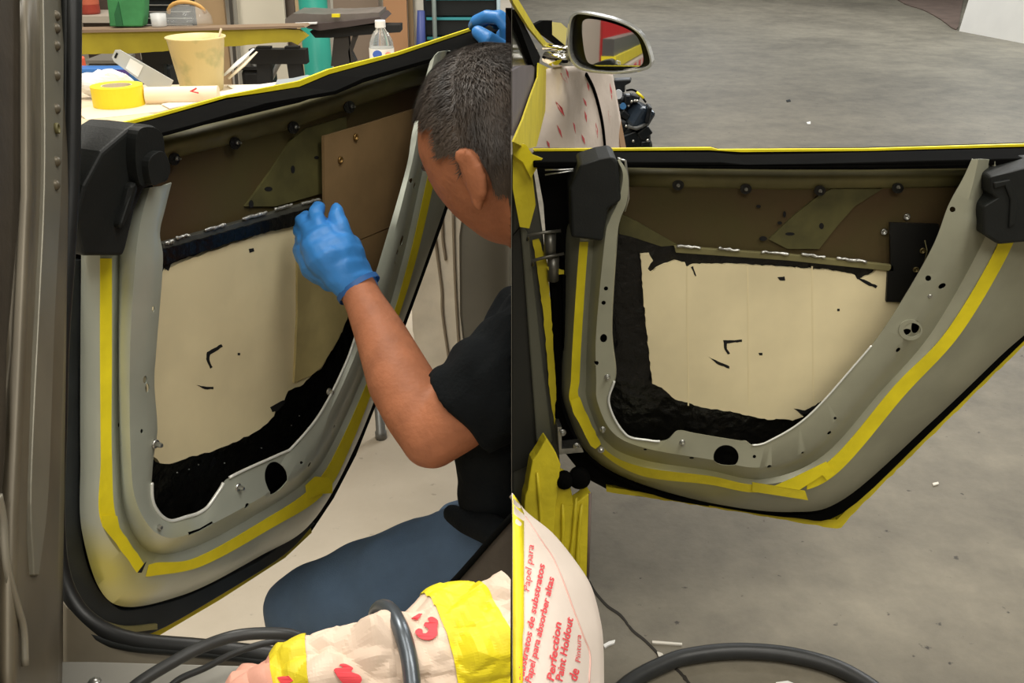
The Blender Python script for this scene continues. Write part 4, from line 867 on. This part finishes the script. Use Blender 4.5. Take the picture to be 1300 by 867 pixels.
MB().poly([lc-s_*.008-nn*.001, lc+s_*.008-nn*.001, lc+s_*.008+d_*.006-nn*.001, lc-s_*.008+d_*.006-nn*.001], -nn*.0008).build('slot', M_dark, spd)
# resin bucket
bk = onb(257, 114, 0); 
bu = MB().lathe((bk.x, bk.y, BZ), [(.058, .0), (.060, .004), (.080, .146), (.084, .146), (.084, .150), (.078, .150), (.074, .12), (.056, .006)], 36)
buk = bu.build('mixing_cup', mat('resin_cup', S(224, 206, 150), .5, 0, 0, 16, .1, 40, col2=S(196, 188, 134), lo=.36, hi=.5), None, True, label='plastic mixing cup caked with cream resin', cat='cup')
MB().sweep([(bk.x+.03, bk.y, BZ+.06), (bk.x+.08, bk.y-.01, BZ+.172)], .003, 8).build('mixing_stick', mat('pale_stick', S(214, 196, 160), .7), None, True, label='pale stirring stick standing in the mixing cup', cat='stick')
for i, (x0, y0, x1, y1, l) in enumerate([(284, 96, 322, 62, 'white-bladed scissors-like spreader leaning behind the mixing cup'), (290, 100, 326, 66, 'pale slim spreader leaning behind the mixing cup')]):
    a, b = atY(x0, y0, 2.86), atY(x1, y1, 2.95)
    mb = MB().sweep([a, a*.5+b*.5, b], [.006, .012, .005], 8, flat=.35)
    mb.build('spatula', mat('white_blade', S(232, 230, 226), .4) if i == 0 else M_card, None, True, label=l.replace('scissors-like spreader', 'spatula').replace('slim spreader', 'slim spatula'), cat='spatula')
sheet('metal_ruler', [(350, 106), (352, 101), (372, 99), (390, 95), (398, 97), (360, 108)], .001, .006, mat('ruler_metal', S(196, 204, 212), .35, .5), 'pale metal bar lying at the back of the bench', 'bar')
sheet('card_sheet', [(288, 108), (330, 107), (352, 104), (340, 112), (300, 115)], .001, .004, mat('white_card', S(232, 226, 214), .7), 'white card sheet right of the mixing cup', 'card')
# water bottle
bt = onb(487, 108, 0)
bot = empty('water_bottle', bt, 'clear plastic water bottle with white cap and printed label', 'bottle')
M_pet = mat('clear_plastic', (.93, .95, .96), .05, 0, trans=.85, ior=1.2)
MB().lathe(bt, [(.030, 0), (.036, .006), (.036, .095), (.035, .10), (.036, .105), (.034, .125), (.024, .148), (.014, .160), (.0125, .170)], 28).build('body', M_pet, bot, True)
MB().lathe(bt+Vector((0, 0, .165)), [(.0155, 0), (.0155, .018), (.0145, .02)], 20).build('cap', mat('white_cap', S(242, 242, 242), .4), bot)
MB().lathe(bt, [(.0368, .062), (.0368, .108)], 28, cap=False).build('bottle_label', mat('white_label', S(236, 236, 234), .6), bot, True)
bl = Pl(bt+Vector((0, -.0372, 0)), (0, -1, 0))
plate('emblem', circ(479, 69, 6, 5), bl, 0, .001, mat('blue_print', S(64, 100, 190), .5), bot)
plate('emblem', circ(493, 69, 4, 3), bl, 0, .001, mat('orange_print', S(226, 150, 130), .5), bot)

# door panel wrapped in yellow tape lying on black trestles
tp = empty('taped_panel', (-1.4, 4.0, .74), 'long panel edged with yellow tape resting on black trestles', 'panel')
TY = Pl((0, 4.0, 0), (0, -1, 0))
plate('tape_face', ragged([(88, 41), (250, 38), (330, 36), (380, 38), (391, 46), (378, 57), (370, 53), (330, 56), (250, 62), (180, 67), (88, 70)], .6, 8, 2), TY, 0, .03, mat('dull_tape', S(168, 152, 40), .6, 0, .2, 6), tp)  # duller yellow than the tape on the doors
MB().poly([TY(x, y, .01) for x, y in [(88, 38), (250, 36), (385, 32.5), (388, 35), (330, 37), (250, 39), (88, 42)]], (0, .10, 0)).build('panel_skin', mat('panel_brown', S(140, 118, 96), .6), tp)
def trestle(x, label):
    g = empty('trestle', TY(x, 105, -.2), label, 'trestle', 'black trestles holding the taped panel')
    for dx, lean in ((-.06, -.03), (.06, .03)):
        p = TY(x, 60, -.15)
        MB().poly([Vector((p.x+dx+o, p.y, .76)) for o in (-.03, .03)]+[Vector((p.x+dx+lean*1.6+o, p.y-.05, 0)) for o in (.03, -.03)], (0, .04, 0)).build('leg', mat('trestle_black', S(30, 30, 30), .6), g)
    p = TY(x, 60, -.15)
    box('crossbar', (p.x, p.y+.02, .72), (.24, .06, .06), mat('trestle_black', S(30, 30, 30), .6), g)
trestle(215, 'black trestle under the yellow taped panel behind the spreader'); trestle(352, 'black trestle under the yellow taped panel beside the turquoise column')
# dark clutter under the panel
M_clut = mat('dark_clutter', S(36, 36, 36), .6, 0, .4, 14)
for i, (x0, x1, yt, Y, m, l) in enumerate([(185, 222, 78, 4.35, M_clut, 'black tool case standing under the taped panel'), (312, 345, 84, 4.4, M_clut, 'black box standing between the trestle legs'), (120, 160, 76, 4.5, mat('grey_clutter', S(120, 116, 108), .6), 'grey box standing under the taped panel behind the spreader')]):
    a = atY(x0, yt, Y); b = atY(x1, yt, Y)
    o = box('tool_case', ((a.x+b.x)/2, Y, a.z/2), (b.x-a.x, .2, a.z), m, None, bevel=.02, label=l, cat='case')
    box('case_lid', ((a.x+b.x)/2, Y, a.z+.006), (b.x-a.x+.01, .21, .014), m, o)
for i, (pts, l) in enumerate([([(327, 100), (330, 90), (322, 82), (316, 74)], 'curved grey wire clamp hanging between trestles'), ([(345, 100), (352, 84), (360, 74), (368, 70)], 'straight grey rod clamp leaning by the trestle'), ([(330, 104), (327, 92), (326, 78)], 'upright grey rod clamp by the black box')]):
    MB().sweep([atY(x, y, 4.32) for x, y in cr(pts, 4)], .010, 8).build('clamp', mat('clamp_grey', S(150, 150, 148), .4, .5), None, True, label=l, cat='clamp')
# grey stripped door on a trestle beyond
gd = empty('stripped_panel', (-.95, 4.3, .7), 'dark stripped door panel lying flat on a trestle by the turquoise column', 'panel')
GY = Pl((0, 4.3, 0), (0, -1, 0))
plate('panel_skin', ragged([(362, 24), (372, 17), (400, 18), (440, 18), (481, 16), (482, 22), (455, 28), (430, 28), (380, 31), (362, 31)], .5, 6, 1), GY, 0, .25, mat('panel_grey', S(120, 112, 106), .5, .2, .2, 10), gd)
plate('panel_skin', [(386, 31), (430, 28), (482, 22), (487, 27), (450, 33), (405, 39), (390, 36)], GY, .03, .3, mat('panel_dark', S(74, 64, 62), .5), gd)
plate('edge_strip', [(374, 29.5), (402, 28.5), (402, 30.5), (375, 31.5)], GY, .05, .02, mat('white_label', S(236, 236, 234), .6), gd)
plate('tape_tab', [(421, 18), (431, 18), (431, 22), (421, 22)], GY, .04, .02, M_tape, gd)
plate('lower_rail', [(393, 40), (420, 36), (470, 32), (508, 32), (508, 41), (480, 43), (455, 45), (420, 48), (400, 48)], GY, -.02, .1, mat('trestle_black', S(30, 30, 30), .6), gd)
for pts in ([(424, 45), (442, 44), (446, 84), (420, 84)], [(448, 44), (454, 44), (446, 66), (452, 78), (444, 80), (442, 66)]): plate('support_leg', pts, GY, -.03, .05, mat('support_dark', S(62, 58, 54), .7), gd)
plate('support_leg', [(424, 84), (446, 84), (448, 262), (420, 262)], GY, -.03, .05, mat('support_dark', S(62, 58, 54), .7), gd)
# turquoise column
tc = atY(402, 60, 4.9)
ZT = lambda x: TY(x, np.interp(x, [88, 250, 385], [38, 36, 32.5])).z
col_ = MB().lathe((tc.x, 4.9, 0), [(.09, 0), (.09, .02), (.070, .03), (.070, 2.4), (.085, 2.41), (.085, 2.43)], 28).build('gas_cylinder', mat('turquoise_paint', S(52, 158, 140), .4), None, True, label='turquoise round column standing behind the trestles', cat='column')
# tool chests
def chest(x0, x1, Y, m, strip, n, label, ybot, z1=1.5, dep=.4):
    a = atY(x0, 20, Y); b = atY(x1, 20, Y); w = b.x-a.x; cx = (a.x+b.x)/2
    g = empty('tool_chest', (cx, Y, 0), label, 'tool chest')
    box('body', (cx, Y+dep/2, z1/2), (w, dep, z1), m, g)
    h = (z1-.1)/n
    for i in range(n):
        d = box('drawer', (cx, Y-.006, .06+h*(i+.5)), (w*.94, .02, h*.9), m, g, bevel=.003)
        box('drawer_trim', (cx, Y-.022, .06+h*(i+.92)), (w*.92, .012, h*.13), strip, d)
    return g
M_chest = mat('chest_black', S(30, 34, 36), .4, .2)
chest(538, 632, 5.3, M_chest, mat('teal_trim', S(64, 150, 158), .4), 14, 'black tool chest with turquoise drawer trims behind the gloved hand', 60)
chest(181, 247, 5.6, M_chest, mat('silver_trim', S(180, 180, 176), .3, .5), 40, 'black tool chest with thin silver drawer trims behind the face shield', 35)
ch3 = atY(642, 20, 5.2)
MB().lathe((atY(552, 20, 5.25).x, 5.22, 0), [(.012, 0), (.012, 1.4)], 10).build('pole', mat('pole_grey', S(138, 150, 146), .4, .3), None, True, label='thin grey pole standing before the turquoise trimmed chest', cat='pole')
MB().lathe((atY(633, 20, 5.25).x, 5.22, 0), [(.010, 0), (.010, 1.4)], 10).build('pole', mat('pole_pale', S(176, 196, 206), .4), None, True, label='thin pale pole at the corner of the turquoise trimmed chest', cat='pole')
# boards and sheets leaning at the back
def board(name, x0, x1, Y, z1, m, label, cat='board', th=.03, lean=0.0):
    a = atY(x0, 15, Y).x; b = atY(x1, 15, Y).x
    MB().poly([(a, Y, 0), (b, Y, 0), (b+lean, Y+.12, z1), (a+lean, Y+.12, z1)], (0, th, 0)).build(name, m, None, label=label, cat=cat)
board('plywood_board', 244, 281, 5.5, 1.5, mat('plywood', S(168, 140, 104), .7, 0, .12, 6), 'brown plywood board leaning beside the cream sheet')
board('metal_strip', 283, 287, 5.35, 1.4, mat('strip_dark', S(80, 76, 70), .4, .4), 'dark metal strip leaning beside the plywood board', 'strip', .01, .03)
board('metal_strip', 290, 294, 5.32, 1.4, mat('strip_pale', S(150, 146, 136), .4, .4), 'pale metal strip leaning beside the cream sheet', 'strip', .01, .02)
board('cream_sheet', 295, 358, 5.4, 1.5, mat('cream_sheet', S(208, 200, 182), .6), 'cream board standing upright behind the taped panel')
board('brown_sheet', 359, 371, 5.5, 1.5, mat('dark_brown_sheet', S(96, 84, 74), .7), 'dark brown board beside the cream sheet')
board('timber_post', 372, 382, 5.3, 1.5, mat('timber', S(178, 154, 118), .7), 'timber post standing beside the turquoise column', 'post')
board('grey_sheet', 420, 478, 5.7, 1.05, mat('taupe_sheet', S(150, 132, 116), .7), 'taupe board standing behind the stripped panel')
board('white_sheet', 418, 486, 5.9, 1.5, mat('offwhite', S(222, 218, 206), .6), 'off-white sheet standing behind the taupe board')
board('cardboard_sheet', 485, 515, 5.4, 1.5, mat('cardboard', S(180, 134, 96), .75), 'brown cardboard sheet standing behind the water bottle')
board('timber_post', 516, 523, 5.45, 1.5, mat('timber_dark', S(140, 116, 84), .7), 'dark timber post beside the cardboard sheet', 'post')
board('white_post', 524, 537, 5.5, 1.5, mat('offwhite', S(222, 218, 206), .6), 'white post beside the turquoise trimmed chest', 'post')
# broom-blue object
bb = atY(533, 40, 5.2)
MB().sweep([(bb.x, 5.2, 0), (bb.x, 5.2, .55), (bb.x+.01, 5.2, .8)], [.02, .028, .02], 10).build('blue_bottle', mat('navy_blue', S(58, 70, 130), .5), None, True, label='slim dark blue tube standing by the white post', cat='tube')
# green bag, red canister on a shelf, face shield
gb0 = atY(160, 36, 4.25); 
gp = Pl((0, 4.03, 0), (0, -1, 0)); yb_ = proj((-1.55, 4.03, ZT(160)+.006))[1]
bag = MB(); outl = [(139, yb_), (134, -12), (150, -12), (152, 0), (158, -12), (184, -12), (183, 20), (181, yb_)]
gbag = plate('green_bag', outl, gp, 0, .06, mat('green_fabric', S(66, 140, 84), .7, 0, .2, 9, .2, 20), None, bevel=.006, label='green fabric bag standing on the taped panel', cat='bag')
plate('bag_fold', [(147, yb_-1), (145, 18), (150, 2), (156, yb_-1)], gp, .006, .01, mat('green_fold', S(40, 100, 60), .7), gbag)
shl = empty('shelf', (atY(110, 24, 4.7).x, 4.8, 0), 'pale shelf unit holding the red canister', 'shelf')
a, b = atY(70, 22, 4.7), atY(139, 22, 4.7)
box('shelf_board', ((a.x+b.x)/2, 4.85, a.z-.01), (b.x-a.x, .3, .03), mat('shelf_pale', S(170, 160, 146), .6), shl)
box('back_panel', ((a.x+b.x)/2, 5.0, .6), (b.x-a.x, .02, 1.2), mat('shelf_brown', S(74, 62, 54), .7), shl)
rc = atY(115, 19, 4.8)
red = MB().lathe((rc.x, 4.8, a.z+.006), [(.045, 0), (.048, .01), (.048, .2), (.03, .23), (.03, .25)], 24).build('red_canister', mat('red_can', S(158, 62, 48), .45), None, True, label='red canister standing on the pale shelf', cat='canister')
MB().lathe((rc.x, 4.8, a.z+.05), [(.0486, 0), (.0486, .08)], 24, cap=False).build('canister_label', mat('orange_label', S(186, 96, 70), .5), red, True)
fs = atY(234, 36, 4.05); fs.z = ZT(234)+.004
sh = empty('face_shield', (fs.x, 4.15, fs.z), 'clear face shield with tan band lying on the taped panel', 'face shield')
mb = MB(); mb.lathe((fs.x, 4.11, fs.z), [(.098, 0), (.096, .03), (.08, .055), (.05, .072), (.015, .08)], 28); mb.build('visor', mat('visor_plastic', (.85, .86, .84), .08, 0, alpha=.14), sh, True)
MB().sweep([(fs.x+.075*math.cos(t), 4.11-.02*math.sin(t), fs.z+.045+.045*math.sin(t)) for t in [i*math.pi/10 for i in range(11)]], .008, 8).build('head_band', mat('tan_band', S(206, 160, 92), .6), sh, True)
gc = atY(203, 36, 4.05); gc.z = ZT(212)+.004
MB().lathe((gc.x, 4.05, gc.z), [(.03, 0), (.032, .05), (.03, .05), (.028, .004)], 20).build('plastic_cup', mat('cup_plastic', (.85, .86, .85), .12, 0, alpha=.4), None, True, label='clear plastic cup beside the face shield', cat='cup')
# ================================================================== LEFT BAY: the kneeling worker
PER = empty('person', (-.05, 1.35, 0), 'person in black t-shirt, blue jeans and blue gloves kneeling at the open door', 'person')
M_skin = mat('skin', S(172, 110, 78), .6, 0, .16, 26, .15, 160, spec=.35)
M_hair = mat('dark_hair', S(88, 77, 68), .5, 0, 0, 22, .2, 150, col2=S(44, 38, 33), stretch=(1, 1, .5))
M_shirt = mat('black_shirt', S(19, 22, 24), .9, 0, .2, 12, .2, 200, spec=.15)
M_jean = mat('blue_jeans', S(78, 99, 124), .85, 0, .14, 14, .2, 500)
M_glove = mat('blue_nitrile', S(62, 138, 214), .42, 0, .08, 18, .12, 60)
SEAM = -.0012
HC = atd(631, 187, 1.12)                       # head centre
Fd = Vector((-.80, .46, -.36)).normalized()    # facing
Ld = Vector((0, 0, 1)).cross(Fd).normalized(); Ud = Fd.cross(Ld).normalized()
HR = Matrix((Ld*-1, Fd, Ud)).transposed()      # local x right, y forward, z up
def headmesh(mb, scale=1.0, hair=False):
    k = len(mb.v); nu, nv = 44, 30
    for i in range(nv+1):
        ph = math.pi*i/nv
        for j in range(nu):
            th = 2*math.pi*j/nu
            x, y, z = math.sin(ph)*math.cos(th), math.sin(ph)*math.sin(th), math.cos(ph)
            X, Y, Z = x*.079, y*.098, z*.112
            if z < 0:
                X *= 1-.28*(-z)**1.4
                if y > 0: Y *= 1-.10*(-z); Z *= 1.08
                else: Y *= 1-.28*(-z)
            if y > .3 and not hair:
                Y += .020*math.exp(-((x/.16)**2)-((z+.12)/.16)**2)      # nose
                Y += .006*math.exp(-((x/.5)**2)-((z-.18)/.10)**2)       # brow
                for sx in (-.38, .38): Y -= .010*math.exp(-(((x-sx)/.16)**2)-((z-.02)/.10)**2)   # eye sockets
                Y += .006*math.exp(-((x/.3)**2)-((z+.50)/.07)**2)       # lips
                Y += .008*math.exp(-((x/.3)**2)-((z+.85)/.16)**2)       # chin
            mb.v.append(HC + HR @ (Vector((X, Y, Z))*scale))
    for i in range(nv):
        for j in range(nu):
            A, B = k+i*nu+j, k+i*nu+(j+1) % nu; mb.f.append((A, B, B+nu, A+nu))
hl = lambda x, y, z: HC + HR @ Vector((x, y, z))
body = MB(); headmesh(body)
for sx in (-1, 1):                             # ears
    R2 = HR @ Matrix.Rotation(sx*.45, 3, 'Z')
    body.ell(hl(sx*.082, -.012, -.020), (.010, .020, .032), R2, 14, 10)
    body.ell(hl(sx*.080, -.004, -.048), (.007, .010, .012), R2, 12, 8)
    pts = [hl(sx*(.084+.006), -.012-.019*math.cos(t), -.018+.030*math.sin(t)) for t in [-.9+i*.35 for i in range(10)]]
    body.sweep(pts, .0042, 8, round_caps=True)
SHL = atd(706, 425, 1.22); SHR = Vector((.20, 1.45, .86)); NK = Vector((.075, 1.17, .85))
ELB = atd(548, 556, 1.24); WRI = atd(452, 362, 1.385)
body.sweep([hl(0, -.035, -.02), hl(0, -.05, -.09), NK+Vector((-.01, 0, .03)), NK+Vector((.05, .01, -.06))], [.062, .058, .062, .08], 18, round_caps=True)
body.sweep([NK+Vector((.04, .02, -.05)), Vector((.06, 1.33, .55)), Vector((.06, 1.40, .32))], [.09, .11, .12], 18, round_caps=True)
body.sweep([SHL, ELB*.45+SHL*.55, ELB*.85+SHL*.15, ELB], [.055, .052, .046, .041], 18, round_caps=True)
fa = [ELB, ELB*.85+WRI*.15, ELB*.65+WRI*.35+Vector((-.004, 0, 0)), ELB*.35+WRI*.65, ELB*.12+WRI*.88, WRI+(WRI-ELB)*.05]
body.sweep(fa, [.041, .047, .046, .037, .029, .028], 20, round_caps=True)
body.sweep([Vector((.10, 1.32, .78)), SHR], [.07, .06], 14, round_caps=True); body.sweep([Vector((.07, 1.26, .76)), SHL], [.07, .055], 14, round_caps=True)
bo = remesh(body, 'body', .0055, M_skin, PER, 5)
bisect_keep(bo, (SEAM, 0, 0), (1, 0, 0))
bo['label'] = 'tanned skin of bent head, neck and reaching forearm'
# facial features as small children
for sx in (-1, 1):
    MB().ell(hl(sx*.030, .084, .004), (.011, .006, .0055), HR, 12, 8).build('eye', mat('eye_dark', S(60, 46, 38), .25), PER, True) if hl(sx*.03, .084, .004).x < -.015 else None
# hair cap with short strands
hm = MB(); headmesh(hm, 1.055, True)
hv = hm.v; keep = set()
def hairy(p):
    q = HR.transposed() @ (p-HC); x, y, z = q.x/.083, q.y/.103, q.z/.118
    if y > .35: return z > .30 + .45*(y-.35)
    if y > -.15: return z > (-.10 if abs(x) < .99 else .0) + (.40*max(0, y)) - (.10 if y < .05 else 0)
    return z > -.62 + .50*max(0, y+.5)
fk = [f for f in hm.f if all(hairy(hv[i]) for i in f)]
used = sorted({i for f in fk for i in f}); mp_ = {i: n for n, i in enumerate(used)}
H2 = MB(); H2.v = [hv[i]+noise.noise_vector(hv[i]*70)*.0025 for i in used]; H2.f = [tuple(mp_[i] for i in f) for f in fk]
rnd = random.Random(5); base = list(H2.v); bf = list(H2.f); st_ = MB()
for f in bf:
    P = [base[i] for i in f]
    for _ in range(44):
        a, b = rnd.random(), rnd.random(); p = P[0]*(1-a)*(1-b)+P[1]*a*(1-b)+P[2]*a*b+P[3]*(1-a)*b
        nrm_ = (p-HC).normalized(); comb = (Fd*.9 - Ud*.25 + Vector((rnd.uniform(-.5, .5), rnd.uniform(-.5, .5), rnd.uniform(-.5, .5))))
        if (p-HC).dot(Fd) < -.01: comb = -Ud*1.1 + Vector((rnd.uniform(-.4, .4), rnd.uniform(-.4, .4), rnd.uniform(-.2, .2)))
        comb = (comb - nrm_*comb.dot(nrm_)).normalized(); L = rnd.uniform(.009, .017); sd = nrm_.cross(comb)*.00042
        p0 = p - nrm_*.001; p1 = p0 + nrm_*.0026 + comb*L*.5; p2 = p0 + nrm_*.0026 + comb*L
        st_.add([p0-sd, p0+sd, p1+sd*.8, p1-sd*.8, p2], [(0, 1, 2, 3), (3, 2, 4)])
H2.add(st_.v, st_.f)
hair = H2.build('hair', M_hair, PER, True, label='short dark brown hair'); bisect_keep(hair, (SEAM, 0, 0), (1, 0, 0), False)
# shirt
sh_ = MB()
sh_.sweep([NK+Vector((.03, .01, -.02)), Vector((.08, 1.24, .72)), Vector((.06, 1.27, .58)), Vector((.05, 1.32, .44)), Vector((.045, 1.36, .33))], [.085, .125, .135, .128, .125], 22, round_caps=True)
sh_.sweep([Vector((.10, 1.22, .75)), SHL, SHL*.55+ELB*.45, SHL*.24+ELB*.76], [.09, .082, .072, .064], 20)
sh_.sweep([Vector((.10, 1.32, .78)), SHR], [.09, .08], 16, round_caps=True)
# chest front, seen left of the cut
sh_.sweep([atd(655, 395, 1.30), atd(640, 470, 1.30), atd(630, 560, 1.33), atd(632, 625, 1.36)], [.035, .055, .062, .060], 16, round_caps=True)
shirt = remesh(sh_, 'shirt', .0055, M_shirt, PER, 4)
for v in shirt.data.vertices:
    p = v.co; v.co = p + Vector((0, 0, 1))*.0035*math.sin(p.x*90+p.z*60+3*math.sin(p.y*40)) + noise.noise_vector(p*22)*.006
bisect_keep(shirt, (SEAM, 0, 0), (1, 0, 0)); shirt['label'] = 'black short-sleeved t-shirt'
# jeans: folded left leg, thigh toward the door
jn = MB()
KN = atd(372, 776, 1.60); HPp = Vector((.06, 1.36, .27))
jn.sweep([HPp, atd(600, 722, 1.46), atd(520, 745, 1.51), atd(430, 768, 1.56), atd(385, 778, 1.58)], [.14, .105, .098, .088, .070], 22, round_caps=True)
jn.sweep([atd(392, 792, 1.60), atd(480, 812, 1.58), atd(600, 830, 1.56), Vector((.1, 1.30, .09))], [.062, .07, .07, .06], 18, round_caps=True)
jn.sweep([Vector((.05, 1.36, .36)), Vector((.05, 1.36, .2))], [.12, .14], 18, round_caps=True)
jn.sweep([Vector((.10, 1.50, .25)), Vector((.0, 1.62, .13)), Vector((-.10, 1.66, .10))], [.1, .09, .07], 16, round_caps=True)
jeans = remesh(jn, 'jeans', .007, M_jean, PER, 5)
for v in jeans.data.vertices:
    p = v.co; v.co = p + noise.noise_vector(p*14)*.008
bisect_keep(jeans, (SEAM, 0, 0), (1, 0, 0)); jeans['label'] = 'faded blue jeans'
zmin = min((v.co.z+worigin(jeans).z) for v in jeans.data.vertices)
# belt roll of the shirt hem
hem = MB().sweep([atd(574, 652, 1.36), atd(592, 662, 1.33), atd(622, 672, 1.30), atd(649.0, 690, 1.28)], [.014, .018, .022, .026], 14, round_caps=True)
hem = remesh(hem, 'shirt_hem', .005, M_shirt, PER, 2); bisect_keep(hem, (SEAM, 0, 0), (1, 0, 0))
# left glove: palm, curled fingers at the weld rail
g = MB()
def hp3(x, y, w): return LD(x, y, w)
wr = atd(455, 366, 1.385); 
dW = (hp3(410, 300, .03) - CAMP).dot(FW)
def hz(x, y, off): return atd(x, y, 1.385 + (455-x)/75*(dW-1.385) + off)
g.sweep([hz(452, 362, 0), hz(440, 345, -.004), hz(426, 325, -.008), hz(412, 305, -.004), hz(405, 295, 0)], [.035, .040, .048, .043, .030], 20, round_caps=True, flat=.8)
g.sweep([hz(425, 340, 0), hz(402, 330, .004), hz(390, 318, .008)], [.036, .032, .022], 16, round_caps=True)
def finger(pts, r): g.sweep([hz(*p) for p in pts], r, 12, round_caps=True)
finger([(412, 300, -.012), (405, 286, -.020), (401, 272, -.012), (404, 262, .004)], [.0135, .0125, .0115, .010])       # index on the rail
finger([(438, 305, -.004), (433, 290, -.012), (428, 276, -.010), (427, 266, .0)], [.0150, .0135, .0125, .0105])           # thumb
finger([(402, 302, -.008), (390, 288, -.012), (384, 279, .000), (388, 274, .014)], [.0130, .0125, .0115, .010])         # middle
finger([(398, 312, -.006), (385, 301, -.008), (381, 292, .006), (388, 290, .022)], [.0130, .0120, .0110, .010])         # ring
finger([(396, 322, -.004), (385, 313, .0), (382, 305, .012), (388, 303, .024)], [.0120, .0110, .0100, .009])              # little
lg = remesh(g, 'glove', .0026, M_glove, PER, 3, label='blue nitrile glove pressing the weld rail')
for v in lg.data.vertices:
    p = v.co + worigin(lg); q = (p-wr).dot((hz(410, 300, 0)-wr).normalized())
    v.co += noise.noise_vector(p*45)*.0022 + Vector((0, 0, 1))*.0011*math.sin(q*330+p.x*60)
cuffdir = (wr-hz(426, 325, 0)).normalized()
MB().sweep([wr-cuffdir*.004, wr+cuffdir*.004], [.0350, .0352], 28, caps=False).build('glove_cuff', mat('cuff_blue', S(44, 96, 160), .5), PER, True)
# right glove gripping the far top corner
g = MB()
def rz(x, y, off): return atd(x, y, 1.80 + off)
def fing(pts, r): g.sweep([rz(*p) for p in pts], r, 12, round_caps=True)
g.sweep([rz(664, 90, .04), rz(652, 66, .03), rz(645, 50, .02)], [.030, .034, .026], 16, round_caps=True)
fing([(645, 50, .0), (643, 34, -.02), (634, 23, -.02), (618, 21, -.01), (605, 27, .01), (601, 33, .04)], [.016, .0145, .0135, .013, .0125, .011])
fing([(650, 48, .03), (646, 30, .03), (634, 21, .04), (620, 22, .06), (608, 32, .09)], [.015, .014, .0135, .0125, .011])
fing([(652, 50, .06), (649, 34, .07), (638, 24, .08), (624, 26, .1)], [.014, .013, .0125, .011])
fing([(656, 54, .09), (652, 40, .1), (642, 30, .11), (630, 32, .12)], [.013, .012, .0115, .010])
fing([(648, 70, -.06), (634, 60, -.10), (619, 50, -.12), (607, 41, -.11)], [.018, .0165, .0155, .0125])
rg = remesh(g, 'glove', .003, M_glove, PER, 3, label='blue nitrile glove gripping the top edge of the door')
bisect_keep(rg, (SEAM, 0, 0), (1, 0, 0))
